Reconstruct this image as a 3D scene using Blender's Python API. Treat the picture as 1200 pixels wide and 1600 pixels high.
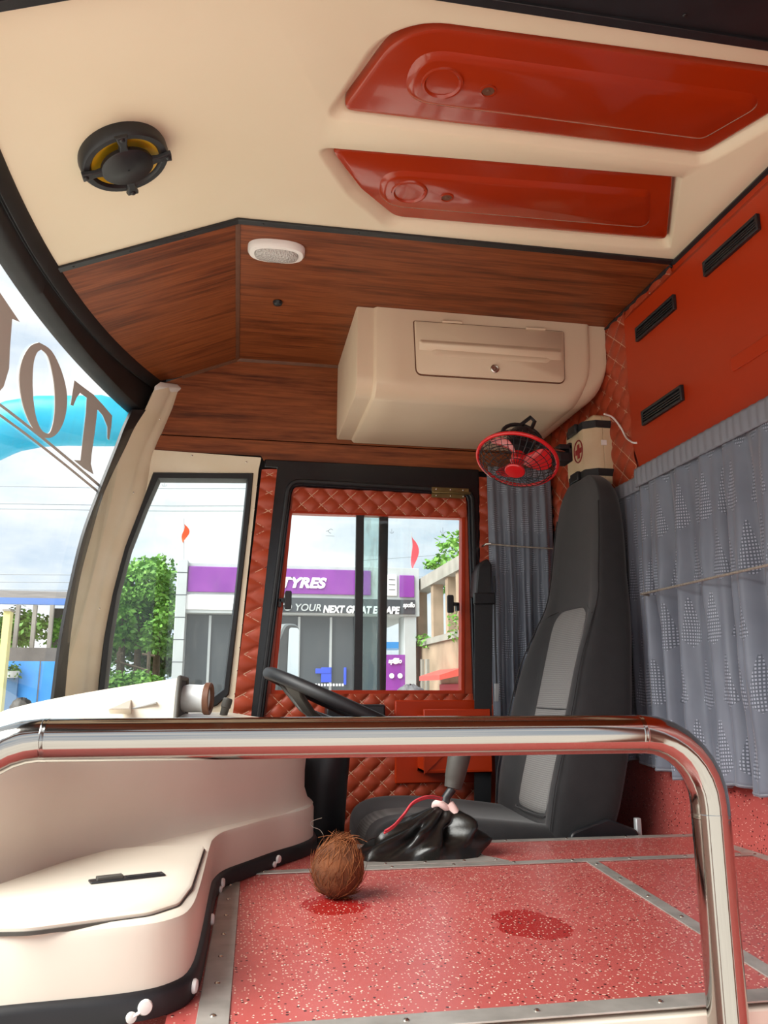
import bpy, bmesh, math, random
from mathutils import Vector, Matrix, noise
random.seed(7)
PI = math.pi
for o in list(bpy.data.objects): bpy.data.objects.remove(o)
COL = bpy.context.scene.collection
SC = bpy.context.scene

# ------------------------------------------------------------------ camera
FPX = 1250.0
CAM = Vector((0, 0, .34))
_p = math.atan(275 / FPX); _y = math.atan(230 / math.hypot(FPX, 275))
FW = Vector((math.sin(_y) * math.cos(_p), math.cos(_y) * math.cos(_p), math.sin(_p)))
RT = Vector((math.cos(_y), -math.sin(_y), 0)); UP = RT.cross(FW)
cd = bpy.data.cameras.new('camera'); cam = bpy.data.objects.new('camera', cd); COL.objects.link(cam)
cd.sensor_fit = 'HORIZONTAL'; cd.sensor_width = 36; cd.lens = FPX / 1200 * 36; cd.clip_start = .02; cd.clip_end = 500
cam.matrix_world = Matrix(((RT.x, UP.x, -FW.x, CAM.x), (RT.y, UP.y, -FW.y, CAM.y), (RT.z, UP.z, -FW.z, CAM.z), (0, 0, 0, 1)))
SC.camera = cam

# ------------------------------------------------------------------ world, sun, exposure
SC.view_settings.view_transform = 'Standard'; SC.view_settings.look = 'None'
SC.view_settings.gamma = 1; SC.view_settings.use_curve_mapping = False
SC.view_settings.exposure = 1.2
wd = bpy.data.worlds.new('overcast_sky'); SC.world = wd; wd.use_nodes = True
nt = wd.node_tree; nt.nodes.clear()
wo = nt.nodes.new('ShaderNodeOutputWorld'); bg = nt.nodes.new('ShaderNodeBackground')
tc = nt.nodes.new('ShaderNodeTexCoord'); mp = nt.nodes.new('ShaderNodeMapping'); mp.inputs['Scale'].default_value = (1, 1, 2.6)
nz = nt.nodes.new('ShaderNodeTexNoise'); nz.inputs['Scale'].default_value = 3.2; nz.inputs['Detail'].default_value = 7; nz.inputs['Roughness'].default_value = .55
cr = nt.nodes.new('ShaderNodeValToRGB')
cr.color_ramp.elements[0].position = .36; cr.color_ramp.elements[0].color = (.50, .62, .76, 1)
cr.color_ramp.elements[1].position = .60; cr.color_ramp.elements[1].color = (1.0, 1.0, 1.0, 1)
e = cr.color_ramp.elements.new(.47); e.color = (.74, .80, .87, 1)
nt.links.new(tc.outputs['Generated'], mp.inputs[0]); nt.links.new(mp.outputs[0], nz.inputs['Vector'])
nt.links.new(nz.outputs['Fac'], cr.inputs[0]); nt.links.new(cr.outputs[0], bg.inputs[0]); nt.links.new(bg.outputs[0], wo.inputs[0])
bg.inputs[1].default_value = .57
sd = bpy.data.lights.new('hazy_sun', 'SUN'); sun = bpy.data.objects.new('hazy_sun', sd); COL.objects.link(sun)
sd.energy = 4.7; sd.angle = math.radians(56); sd.color = (1, .96, .9)
sun.rotation_euler = Vector((.66, .28, -.68)).to_track_quat('-Z', 'Y').to_euler()

# ------------------------------------------------------------------ pixel helpers (1200x1600 frame -> planes of the real cabin)
def ray(x, y): return FW + RT * ((x - 600) / FPX) - UP * ((y - 800) / FPX)
def PY(x, y, Y): d = ray(x, y); return CAM + d * (Y / d.y)
def PZ(x, y, z): d = ray(x, y); return CAM + d * ((z - CAM.z) / d.z)
def PX(x, y, X): d = ray(x, y); return CAM + d * (X / d.x)
def ws_x(Y, z): return -.505 + .117 * max(-1.4, Y - 1.4) ** 2 - .16 * (1.2 - z)   # curved windscreen
def PW(x, y, off=0):
    d = ray(x, y); a, b = .5, 6
    for _ in range(50):
        m = (a + b) / 2; q = CAM + d * m
        if q.x < ws_x(q.y, q.z) + off: b = m
        else: a = m
    return CAM + d * a

# ------------------------------------------------------------------ materials
def lin(h):
    h = h.lstrip('#'); c = [int(h[i:i + 2], 16) / 255 for i in (0, 2, 4)]
    return tuple(x / 12.92 if x <= .04045 else ((x + .055) / 1.055) ** 2.4 for x in c) + (1,)
MATS = {}
def mat(name, col, rough=.5, metal=0, spec=.5, coat=0, sheen=0, emis=0):
    m = bpy.data.materials.new(name); m.use_nodes = True; b = m.node_tree.nodes['Principled BSDF']
    b.inputs['Base Color'].default_value = lin(col) if isinstance(col, str) else tuple(col) + (1,)
    b.inputs['Roughness'].default_value = rough; b.inputs['Metallic'].default_value = metal
    b.inputs['Specular IOR Level'].default_value = spec; b.inputs['Coat Weight'].default_value = coat; b.inputs['Coat Roughness'].default_value = .06
    b.inputs['Sheen Weight'].default_value = sheen
    MATS[name] = m; return m
class NT:
    def __init__(s, m): s.nt = m.node_tree; s.b = s.nt.nodes.get('Principled BSDF')
    def n(s, t, **k):
        x = s.nt.nodes.new(t)
        for a, v in k.items(): setattr(x, a, v)
        return x
    def l(s, a, b): s.nt.links.new(a, b)
    def m(s, op, a, b=None, c=None):
        x = s.n('ShaderNodeMath', operation=op)
        for i, v in enumerate((a, b, c)):
            if v is None: continue
            if isinstance(v, (int, float)): x.inputs[i].default_value = v
            else: s.l(v, x.inputs[i])
        return x.outputs[0]
    def coord(s, kind='Object', scale=(1, 1, 1)):
        t = s.n('ShaderNodeTexCoord'); mpp = s.n('ShaderNodeMapping'); mpp.inputs['Scale'].default_value = scale
        s.l(t.outputs[kind], mpp.inputs[0]); return mpp.outputs[0]
    def noise(s, vec, scale, detail=4, rough=.5):
        x = s.n('ShaderNodeTexNoise'); x.inputs['Scale'].default_value = scale; x.inputs['Detail'].default_value = detail; x.inputs['Roughness'].default_value = rough
        s.l(vec, x.inputs['Vector']); return x.outputs['Fac']
    def ramp(s, fac, stops):
        x = s.n('ShaderNodeValToRGB'); r = x.color_ramp
        while len(r.elements) < len(stops): r.elements.new(.5)
        for e_, (p_, c_) in zip(r.elements, stops): e_.position = p_; e_.color = lin(c_) if isinstance(c_, str) else tuple(c_) + (1,)
        s.l(fac, x.inputs[0]); return x.outputs[0]
    def mix(s, fac, a, b):
        x = s.n('ShaderNodeMix', data_type='RGBA')
        for i, v in ((0, fac), (6, a), (7, b)):
            if isinstance(v, (int, float)): x.inputs[i].default_value = v
            elif isinstance(v, str): x.inputs[i].default_value = lin(v)
            elif isinstance(v, tuple): x.inputs[i].default_value = v
            else: s.l(v, x.inputs[i])
        return x.outputs[2]
    def bump(s, h, st=.2, dist=.002):
        x = s.n('ShaderNodeBump'); x.inputs['Strength'].default_value = st; x.inputs['Distance'].default_value = dist
        s.l(h, x.inputs['Height']); s.l(x.outputs[0], s.b.inputs['Normal'])
    def col(s, c): s.l(c, s.b.inputs['Base Color'])
def noisy(name, c1, c2, scale=8, rough=.5, bump=0, bscale=200, **k):
    m = mat(name, c1, rough, **k); t = NT(m); v = t.coord()
    t.col(t.ramp(t.noise(v, scale, 5), [(.3, c1), (.7, c2)]))
    if bump: t.bump(t.noise(v, bscale, 3), bump)
    return m
cream = noisy('cream_paint', '#E9DEC4', '#E4D8BB', 3, .42)
creamb = noisy('cream_frp', '#DED6C8', '#D6CCBD', 5, .38)
creaml = noisy('cream_locker', '#DCC8AE', '#D7C1A6', 5, .45)
creamp = noisy('cream_pillar', '#EDE2CC', '#E2D3B6', 7, .45)
orange = noisy('orange_gloss', '#A2300B', '#992B08', 3, .22, coat=.5)
orangew = noisy('orange_panel', '#B0330D', '#A72E0A', 3, .42, spec=.3)
leather = noisy('quilted_leatherette', '#B0472A', '#A23C20', 20, .45, bump=.15, bscale=400)
thread = mat('pale_thread', '#D9A98C', .7)
blackp = noisy('black_plastic', '#17181B', '#1F2024', 30, .42)
blackr = noisy('black_rubber', '#121316', '#1C1C20', 20, .5)
blackg = mat('black_gloss_frame', '#0C0E14', .25)
dark = mat('dark_void', '#0B0C10', .7)
chrome = mat('chrome_steel', '#A9A6A1', .10, 1)
alu = noisy('aluminium_strip', '#B9B5AE', '#9C9891', 25, .38, metal=.45)
steel = mat('steel_screw', '#CFCCC6', .25, 1)
brass = noisy('brass_hinge', '#8C7A52', '#74633F', 30, .4, metal=.8)
whitep = mat('white_plastic', '#EDEAE6', .4)
pinkw = mat('pinkish_cloth', '#E3C4BE', .9)
redstr = mat('red_string', '#C8404A', .8)
redp = mat('red_plastic', '#D81F24', .28, coat=.4)
yellow = mat('yellow_cone', '#C9A012', .5)
greyr = noisy('grey_rubber', '#4A4843', '#423F3B', 30, .6)
vinylb = noisy('black_boot_vinyl', '#101010', '#1A1917', 15, .28, bump=.2, bscale=90)
beige = noisy('beige_box', '#D8C3A2', '#CDB48F', 12, .5)
webbing = noisy('belt_webbing', '#1C1D20', '#232427', 200, .55)
ropem = noisy('rope', '#B7AEA0', '#8B8377', 120, .8)
joint = noisy('brown_joint', '#5E3A28', '#6B4531', 30, .5)
silver = mat('silver_grey', '#B9BCBE', .35, .4)
concrete = noisy('concrete', '#9A958D', '#807C75', 2, .9)
asphalt = noisy('ground_concrete', '#C9C4BA', '#B2AEA6', 1.5, .9)
# wood laminate: the grain runs along the panel's own length
def woodm(name, axis):
    m = mat(name, '#6B3A20', .45, spec=.3); t = NT(m)
    sc = {'x': (1.6, 22, 22), 's': (1.6, 22, 1.2)}[axis]
    v = t.coord('Object', sc); w = t.noise(v, 1.5, 8, .62)
    n2 = t.noise(t.coord('Object', {'x': (5, 90, 90), 's': (5, 90, 4)}[axis]), 1.5, 4, .6)
    c = t.ramp(w, [(.30, '#3A180A'), (.42, '#6A3218'), (.54, '#904C28'), (.70, '#6E3718')])
    d = t.ramp(n2, [(.38, '#4A200C'), (.66, '#96552C')]); t.col(t.mix(.35, c, d)); t.bump(n2, .08, .001)
    return m
wood = woodm('wood_laminate', 'x'); woods = woodm('wood_laminate_slope', 's')
# red vinyl with white and black chips, some wet patches
def vinylm(name, wet):
    m = mat(name, '#B83A33', .3, spec=.5); t = NT(m); v = t.coord()
    def chips(scale, th, seed):
        mpn = t.n('ShaderNodeMapping'); mpn.inputs['Location'].default_value = (seed, seed * 2, seed); t.l(v, mpn.inputs[0])
        vo = t.n('ShaderNodeTexVoronoi'); vo.inputs['Scale'].default_value = scale; t.l(mpn.outputs[0], vo.inputs['Vector'])
        sep = t.n('ShaderNodeSeparateColor'); t.l(vo.outputs['Color'], sep.inputs[0])
        near = t.m('LESS_THAN', vo.outputs['Distance'], .28)
        return t.m('MULTIPLY', near, t.m('GREATER_THAN', sep.outputs[0], th))
    base = t.ramp(t.noise(v, 6, 4), [(.3, '#AC4E49'), (.7, '#B45752')])
    if wet:
        sx = t.n('ShaderNodeSeparateXYZ'); t.l(v, sx.inputs[0]); tot = None
        wob = t.m('MULTIPLY', t.m('SUBTRACT', t.noise(v, 10, 5), .5), 2.6)
        for cx, cy, rx, ry in ((.44, 1.23, .062, .075), (.175, 1.38, .06, .07)):
            dx = t.m('DIVIDE', t.m('SUBTRACT', sx.outputs[0], cx), rx); dy = t.m('DIVIDE', t.m('SUBTRACT', sx.outputs[1], cy), ry)
            r2 = t.m('ADD', t.m('ADD', t.m('MULTIPLY', dx, dx), t.m('MULTIPLY', dy, dy)), wob)
            k = t.m('LESS_THAN', r2, .8); tot = k if tot is None else t.m('MAXIMUM', tot, k)
        base = t.mix(tot, base, '#9A2320'); 
    c = t.mix(chips(200, .74, 0), base, '#E7C9B4'); c = t.mix(chips(150, .82, 3.3), c, '#2A0F0D'); c = t.mix(chips(260, .78, 7.7), c, '#EFD9C8')
    t.col(c); return m
vinyl = vinylm('speckled_red_vinyl', True); vinylw = vinylm('speckled_red_vinyl_wall', False)
# seat cloth
seatd = noisy('seat_charcoal', '#202022', '#272628', 30, .85, bump=.25, bscale=500, sheen=.2)
def insm():
    m = mat('seat_grey_insert', '#8B8886', .9); t = NT(m)
    w = t.n('ShaderNodeTexWave'); w.inputs['Scale'].default_value = 60; w.bands_direction = 'Z'; t.l(t.coord(), w.inputs['Vector'])
    w2 = t.n('ShaderNodeTexWave'); w2.inputs['Scale'].default_value = 60; w2.bands_direction = 'Y'; t.l(t.coord(), w2.inputs['Vector'])
    k = t.m('MULTIPLY', w.outputs['Fac'], w2.outputs['Fac']); t.col(t.ramp(k, [(0, '#747271'), (1, '#989593')])); t.bump(k, .3)
    return m
seati = insm()
# curtain cloth with rows of dotted tree shapes (uv in metres)
def curtm():
    m = mat('grey_curtain_cloth', '#70747F', .42, spec=.5, sheen=.3); t = NT(m)
    uv = t.n('ShaderNodeUVMap'); sx = t.n('ShaderNodeSeparateXYZ'); t.l(uv.outputs[0], sx.inputs[0])
    U, V = sx.outputs[0], sx.outputs[1]; cw, ch = .088, .14
    row = t.m('FLOOR', t.m('DIVIDE', V, ch)); odd = t.m('MULTIPLY', t.m('MODULO', row, 2), .5)
    fu = t.m('ABSOLUTE', t.m('SUBTRACT', t.m('FRACT', t.m('ADD', t.m('DIVIDE', U, cw), odd)), .5)); fv = t.m('FRACT', t.m('DIVIDE', V, ch))
    wdt = t.m('MULTIPLY', t.m('SUBTRACT', 1.0, fv), .42)                       # triangle tapering upward
    low = t.m('MULTIPLY', t.m('SUBTRACT', fv, .08), 2.4)
    tri = t.m('MULTIPLY', t.m('LESS_THAN', fu, t.m('MINIMUM', wdt, low)), t.m('LESS_THAN', fv, .92))
    du = t.m('FRACT', t.m('DIVIDE', U, .006)); dv = t.m('FRACT', t.m('DIVIDE', V, .0075))
    dot = t.m('MULTIPLY', t.m('GREATER_THAN', du, .45), t.m('GREATER_THAN', dv, .45))
    pat = t.m('MULTIPLY', tri, dot)
    base = t.ramp(t.noise(t.coord(), 9, 3), [(.3, '#666D7A'), (.7, '#747B88')])
    t.col(t.mix(pat, t.mix(tri, base, '#59606C'), '#A4ABBA')); t.bump(pat, .35); return m
curtain_m = curtm()
def glassm(name, tint=(.93, .97, .96), dirt=.03):
    m = bpy.data.materials.new(name); m.use_nodes = True; n = m.node_tree; n.nodes.clear(); t = NT(m)
    out = t.n('ShaderNodeOutputMaterial'); tr = t.n('ShaderNodeBsdfTransparent'); tr.inputs[0].default_value = tint + (1,)
    gl = t.n('ShaderNodeBsdfGlossy'); gl.inputs['Roughness'].default_value = .02; lw = t.n('ShaderNodeLayerWeight'); fr = t.m('ADD', .03, t.m('MULTIPLY', .6, t.m('POWER', lw.outputs['Facing'], 5)))
    df = t.n('ShaderNodeBsdfDiffuse'); df.inputs[0].default_value = (.8, .85, .85, 1)
    m1 = t.n('ShaderNodeMixShader'); m2 = t.n('ShaderNodeMixShader')
    sm = t.m('MULTIPLY', t.ramp(t.noise(t.coord('Object', (1, 1, .25)), 40, 6, .65), [(.5, (0, 0, 0)), (.8, (1, 1, 1))]), dirt)
    t.l(fr, m1.inputs[0]); t.l(tr.outputs[0], m1.inputs[1]); t.l(gl.outputs[0], m1.inputs[2])
    t.l(sm, m2.inputs[0]); t.l(m1.outputs[0], m2.inputs[1]); t.l(df.outputs[0], m2.inputs[2]); t.l(m2.outputs[0], out.inputs[0]); return m
glass = glassm('window_glass', dirt=.06); wglass = glassm('windscreen_glass', (.95, .98, .98), .05)
rglass = glassm('rain_spotted_glass', (.86, .93, .92), .35)

# ------------------------------------------------------------------ geometry helpers
def V3(p): return Vector(p)
def boxmm(x0, x1, y0, y1, z0, z1):
    v = [(x0, y0, z0), (x1, y0, z0), (x1, y1, z0), (x0, y1, z0), (x0, y0, z1), (x1, y0, z1), (x1, y1, z1), (x0, y1, z1)]
    return v, [(0, 3, 2, 1), (4, 5, 6, 7), (0, 1, 5, 4), (1, 2, 6, 5), (2, 3, 7, 6), (3, 0, 4, 7)]
def xf(g, M): return [M @ V3(p) for p in g[0]], g[1]
def join(*gs):
    v, f = [], []
    for g in gs:
        k = len(v); v += list(g[0]); f += [tuple(i + k for i in q) for q in g[1]]
    return v, f
def loft(loops, cap0=True, cap1=True, closed=True):
    v, f = [], []; n = len(loops[0])
    for l in loops: v += [tuple(p) for p in l]
    for a in range(len(loops) - 1):
        for i in range(n if closed else n - 1):
            j = (i + 1) % n; f.append((a * n + i, a * n + j, (a + 1) * n + j, (a + 1) * n + i))
    if cap0: f.append(tuple(range(n - 1, -1, -1)))
    if cap1: f.append(tuple(range((len(loops) - 1) * n, len(loops) * n)))
    return v, f
def frame(d):
    d = V3(d).normalized(); a = Vector((0, 0, 1)) if abs(d.z) < .9 else Vector((1, 0, 0))
    u = d.cross(a).normalized(); return u, d.cross(u).normalized()
def tube(path, r, n=8, closed=False, caps=True):
    P = [V3(p) for p in path]; N = len(P); rs = r if isinstance(r, (list, tuple)) else [r] * N
    u = None; loops = []
    for i in range(N):
        if closed: d = P[(i + 1) % N] - P[i - 1]
        else: d = P[min(i + 1, N - 1)] - P[max(i - 1, 0)]
        d.normalize()
        if u is None: u = frame(d)[0]
        else: u = (u - d * u.dot(d)).normalized()
        w = d.cross(u)
        loops.append([P[i] + (u * math.cos(2 * PI * k / n) + w * math.sin(2 * PI * k / n)) * rs[i] for k in range(n)])
    if closed: return loft(loops + [loops[0]], False, False)
    return loft(loops, caps, caps)
def lathe(prof, org, axis, n=24, cap0=True, cap1=True):
    u, w = frame(axis); d = V3(axis).normalized(); org = V3(org)
    return loft([[org + d * h + (u * math.cos(2 * PI * k / n) + w * math.sin(2 * PI * k / n)) * r for k in range(n)] for r, h in prof], cap0, cap1)
def smoothpath(pts, n=8):
    P = [V3(p) for p in pts]; out = []
    for i in range(len(P) - 1):
        p0, p1, p2, p3 = P[max(i - 1, 0)], P[i], P[i + 1], P[min(i + 2, len(P) - 1)]
        for k in range(n):
            t = k / n; out.append(.5 * ((2 * p1) + (p2 - p0) * t + (2 * p0 - 5 * p1 + 4 * p2 - p3) * t * t + (3 * p1 - p0 - 3 * p2 + p3) * t ** 3))
    out.append(P[-1]); return out
def rpoly(pts, radii, n=5):
    """2-D polygon with rounded corners"""
    out = []; N = len(pts)
    if not isinstance(radii, (list, tuple)): radii = [radii] * N
    for i in range(N):
        p = Vector(pts[i]).to_2d(); a = Vector(pts[i - 1]).to_2d(); b = Vector(pts[(i + 1) % N]).to_2d(); r = radii[i]
        if r <= 0: out += [tuple(p)] * 1; continue
        da, db = (a - p).normalized(), (b - p).normalized(); ang = math.acos(max(-1, min(1, da.dot(db))))
        d = min(r / math.tan(ang / 2), (a - p).length * .49, (b - p).length * .49); A, B = p + da * d, p + db * d
        for k in range(n + 1):
            t = k / n; out.append(tuple(A * (1 - t) ** 2 + p * 2 * t * (1 - t) + B * t * t))
    return out
def inset(poly, d):
    """move a 2-D loop inward by d (ccw positive)"""
    N = len(poly); area = sum(poly[i][0] * poly[(i + 1) % N][1] - poly[(i + 1) % N][0] * poly[i][1] for i in range(N)); s = 1 if area > 0 else -1; out = []
    for i in range(N):
        a, p, b = Vector(poly[i - 1]), Vector(poly[i]), Vector(poly[(i + 1) % N]); e1, e2 = (p - a), (b - p)
        if e1.length < 1e-9: e1 = e2
        if e2.length < 1e-9: e2 = e1
        n1 = Vector((-e1.y, e1.x)).normalized() * s; n2 = Vector((-e2.y, e2.x)).normalized() * s; m = (n1 + n2)
        m = m.normalized() if m.length > 1e-6 else n1; k = d / max(.4, m.dot(n1)); out.append(tuple(p + m * k))
    return out
def fill(outer, holes, to3):
    """triangulated plane with holes; to3 maps (a, b) -> 3-D"""
    bm = bmesh.new(); es = []
    for lp in [outer] + holes:
        vs = [bm.verts.new((p[0], p[1], 0)) for p in lp]
        es += [bm.edges.new((vs[i], vs[(i + 1) % len(vs)])) for i in range(len(vs))]
    bmesh.ops.triangle_fill(bm, edges=es, use_beauty=True, use_dissolve=False)
    bm.verts.index_update(); v = [to3(p.co.x, p.co.y) for p in bm.verts]; f = [tuple(x.index for x in q.verts) for q in bm.faces]; bm.free(); return v, f
def slab(outer, holes, to3a, to3b):
    """plate between two mapped planes, walls round outline and holes"""
    a = fill(outer, holes, to3a); b = fill(outer, holes, to3b); gs = [a, b]
    for lp in [outer] + holes: gs.append(loft([[to3a(*p) for p in lp], [to3b(*p) for p in lp]], False, False))
    return join(*gs)
def ob(name, g, m, parent=None, smooth=None, bevel=0, sub=0, seg=2):
    me = bpy.data.meshes.new(name); me.from_pydata([tuple(p) for p in g[0]], [], [tuple(q) for q in g[1]]); me.validate()
    bm = bmesh.new(); bm.from_mesh(me); bmesh.ops.remove_doubles(bm, verts=bm.verts, dist=1e-6); bmesh.ops.recalc_face_normals(bm, faces=bm.faces); bm.to_mesh(me); bm.free()
    me.materials.append(m)
    if smooth is not None:
        me.shade_smooth(); me.set_sharp_from_angle(angle=math.radians(smooth))
    o = bpy.data.objects.new(name, me); COL.objects.link(o)
    if bevel:
        b = o.modifiers.new('bevel', 'BEVEL'); b.width = bevel; b.segments = seg; b.limit_method = 'ANGLE'; b.angle_limit = math.radians(40); b.harden_normals = False
        me.shade_smooth(); me.set_sharp_from_angle(angle=math.radians(50))
    if sub:
        s = o.modifiers.new('subdivision', 'SUBSURF'); s.levels = sub; s.render_levels = sub; me.shade_smooth()
    if parent is not None: attach(o, parent)
    return o
def attach(o, parent):
    o.parent = parent
    loc = parent.location.copy(); pp = parent.parent
    if parent.type == 'EMPTY': o.matrix_parent_inverse = Matrix.Translation(-loc)
def thing(name, label, cat, loc=(0, 0, 0), group=None):
    o = bpy.data.objects.new(name, None); COL.objects.link(o); o.location = loc; o.empty_display_size = .05
    o['label'] = label; o['category'] = cat
    if group: o['group'] = group
    return o
def tag(o, label, cat, group=None):
    o['label'] = label; o['category'] = cat
    if group: o['group'] = group
    return o
def struct(o, label=None, cat=None):
    o['kind'] = 'structure'
    if label: o['label'] = label
    if cat: o['category'] = cat
    return o
def stuff(o): o['kind'] = 'stuff'; return o
_screw = None
def screw(loc, normal, parent, s=1.0, name='screw', m=None):
    global _screw
    if _screw is None:
        g = lathe([(.0045, 0), (.0045, .0008), (.003, .0022), (.001, .0026)], (0, 0, 0), (0, 0, 1), 10); t = ob('screw', g, steel, None, 40); _screw = t.data; bpy.data.objects.remove(t)
    o = bpy.data.objects.new(name, _screw); COL.objects.link(o)
    o.location = loc; o.rotation_euler = V3(normal).to_track_quat('Z', 'Y').to_euler(); o.scale = (s, s, s)
    o.parent = parent
    if parent.type == 'EMPTY': o.matrix_parent_inverse = Matrix.Translation(-parent.location)
    if m:
        o.material_slots[0].link = 'OBJECT'; o.material_slots[0].material = m
    return o
def quilt(name, c00, c10, c11, c01, nrm, parent, cw=.062, ch=.058, amp=.006, off=(0, 0), m=None, st=True, mask=None):
    """padded diamond quilting on a four-cornered patch, stitched with pale thread"""
    c00, c10, c11, c01 = map(V3, (c00, c10, c11, c01)); nrm = V3(nrm).normalized()
    W = max((c10 - c00).length, (c11 - c01).length); H = max((c01 - c00).length, (c11 - c10).length)
    U = (c10 - c00).normalized(); Vd = nrm.cross(U).normalized()
    if Vd.dot(c01 - c00) < 0: Vd = -Vd
    nu = max(4, int(W / cw * 14)); nv = max(4, int(H / ch * 14)); amp *= 1.4
    def at(s, t): return (c00 * (1 - s) + c10 * s) * (1 - t) + (c01 * (1 - s) + c11 * s) * t
    def pq(p): d = p - c00; u = d.dot(U) / cw + off[0]; v = d.dot(Vd) / ch + off[1]; return u, v
    def hgt(p):
        u, v = pq(p); a = abs(math.sin(PI * (u + v))); b = abs(math.sin(PI * (u - v))); return amp * min(1, (a * b) ** .45)
    vs, fs = [], []
    for j in range(nv + 1):
        for i in range(nu + 1):
            p = at(i / nu, j / nv); vs.append(p + nrm * hgt(p))
    for j in range(nv):
        for i in range(nu):
            if mask and mask(at((i + .5) / nu, (j + .5) / nv)): continue
            a = j * (nu + 1) + i; fs.append((a, a + 1, a + nu + 2, a + nu + 1))
    o = ob(name, (vs, fs), m or leather, parent, 60)
    if st:
        gs = []; N = 300; umax = W / cw; vmax = H / ch
        for sgn in (1, -1):
            for k in range(-int(vmax) - 40, int(umax) + int(vmax) + 40):
                run = []
                for q in range(int(vmax * 5) + 2):
                    v = q / 5
                    if v > vmax: break
                    u = k - sgn * (v + off[1]) - off[0]; p = c00 + U * (u * cw) + Vd * (v * ch)
                    # inside the four-cornered patch?
                    t = (p - c00).dot(Vd) / max(1e-6, (c01 - c00).dot(Vd)); L = c00 + (c01 - c00) * t; R = c10 + (c11 - c10) * t
                    a = (p - L).dot(U); b = (R - p).dot(U)
                    if a >= 0 and b >= 0 and 0 <= t <= 1 and not (mask and mask(p)): run.append(p + nrm * (amp * .30))
                    else:
                        if len(run) > 1: gs.append(run)
                        run = []
                if len(run) > 1: gs.append(run)
        if gs:
            V, F = [], []
            for run in gs:
                d = (run[-1] - run[0]).normalized(); s = nrm.cross(d) * .0011; k0 = len(V)
                V += [run[0] - s, run[0] + s, run[-1] + s, run[-1] - s]; F.append((k0, k0 + 1, k0 + 2, k0 + 3))
            ob('stitching', (V, F), thread, o)
    return o

# ================================================================== STRUCTURE
ZC = 1.43; XP = 1.087; YW = 2.62; XS = -.04          # ceiling height, partition, driver-side wall, ceiling fold
def slope_z(X): return ZC + (.184 / .434) * min(0, X - XS)
def cz(x, y): return (x, y, slope_z(x))
# --- ceiling (cream, with the two hatch pockets), wood panels as its children
def hatch_loops(pts, radii): return rpoly(pts, radii, 6)
H1o = hatch_loops([(.118, 1.37), (.19, 1.15), (.262, 1.098), (.985, 1.084), (1.03, 1.20), (.945, 1.374)], [.03, .14, .14, .05, .03, .04])
H1i = hatch_loops([(.156, 1.352), (.222, 1.165), (.285, 1.122), (.965, 1.112), (.995, 1.20), (.928, 1.346)], [.02, .14, .14, .04, .03, .03])
H2o = hatch_loops([(.108, 1.452), (.918, 1.410), (1.052, 1.698), (.315, 1.728), (.20, 1.61)], [.025, .012, .02, .07, .09])
H2i = hatch_loops([(.148, 1.470), (.905, 1.428), (1.026, 1.668), (.33, 1.690), (.232, 1.595)], [.016, .016, .018, .06, .08])
flat = fill([(XS, 1.03), (XP, 1.03), (XP, 1.742), (XS, 1.742)], [H1o, H2o], lambda a, b: (a, b, ZC))
def fy(a): return (-.5 + a * .0, 0)
slp = fill([(XS, 1.03), (XS, 1.742), (-.485, 1.742), (-.497, 1.5), (-.505, 1.03)], [], cz)
gs = [flat, slp]
for o_, i_ in ((H1o, H1i), (H2o, H2i)):
    mid = [(a[0] * .75 + b[0] * .25, a[1] * .75 + b[1] * .25) for a, b in zip(o_, i_)]
    mid2 = [(a[0] * .35 + b[0] * .65, a[1] * .35 + b[1] * .65) for a, b in zip(o_, i_)]
    gs.append(loft([[(p[0], p[1], ZC) for p in o_], [(p[0], p[1], ZC + .004) for p in mid], [(p[0], p[1], ZC + .020) for p in mid2], [(p[0], p[1], ZC + .034) for p in i_]], False, True))
ceiling = struct(ob('ceiling', join(*gs), cream, None, 50), 'cream ceiling with two recessed hatch pockets and sloped front', 'ceiling')
ob('roof_light_block', join(boxmm(-.45, 1.12, -.05, 2.75, 1.48, 1.51)), cream, ceiling)  # unseen roof box, added above the ceiling to block light
# wood laminate sheets
T = .006
def plate(name, pts, nrm, m=wood, parent=ceiling, th=T, bevel=.0012):
    n = V3(nrm).normalized() * th; return ob(name, loft([[V3(p) for p in pts], [V3(p) + n for p in pts]]), m, parent, None, bevel)
plate('wood_panel', [(XS + .004, 1.752, ZC), (XP, 1.752, ZC), (XP, 2.59, ZC), (XS + .004, 2.59, ZC)], (0, 0, 1))
fe = [(ws_x(y, 1.23) + .05, y) for y in (2.52, 2.4, 2.25, 2.1, 1.95, 1.752)]
plate('wood_panel', [cz(XS - .004, 1.752), cz(XS - .004, 2.59)] + [cz(-.24, 2.585), cz(-.30, 2.56)] + [cz(*p) for p in fe], (-.39, 0, .92), woods)
plate('wood_panel', [(XS + .004, .1, ZC), (XP, .1, ZC), (XP, .93, ZC), (XS + .004, .93, ZC)], (0, 0, 1))
plate('wood_panel', [cz(XS - .004, .1), cz(XS - .004, .93), cz(-.46, .93), cz(-.42, .1)], (-.39, 0, .92), woods)
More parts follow.
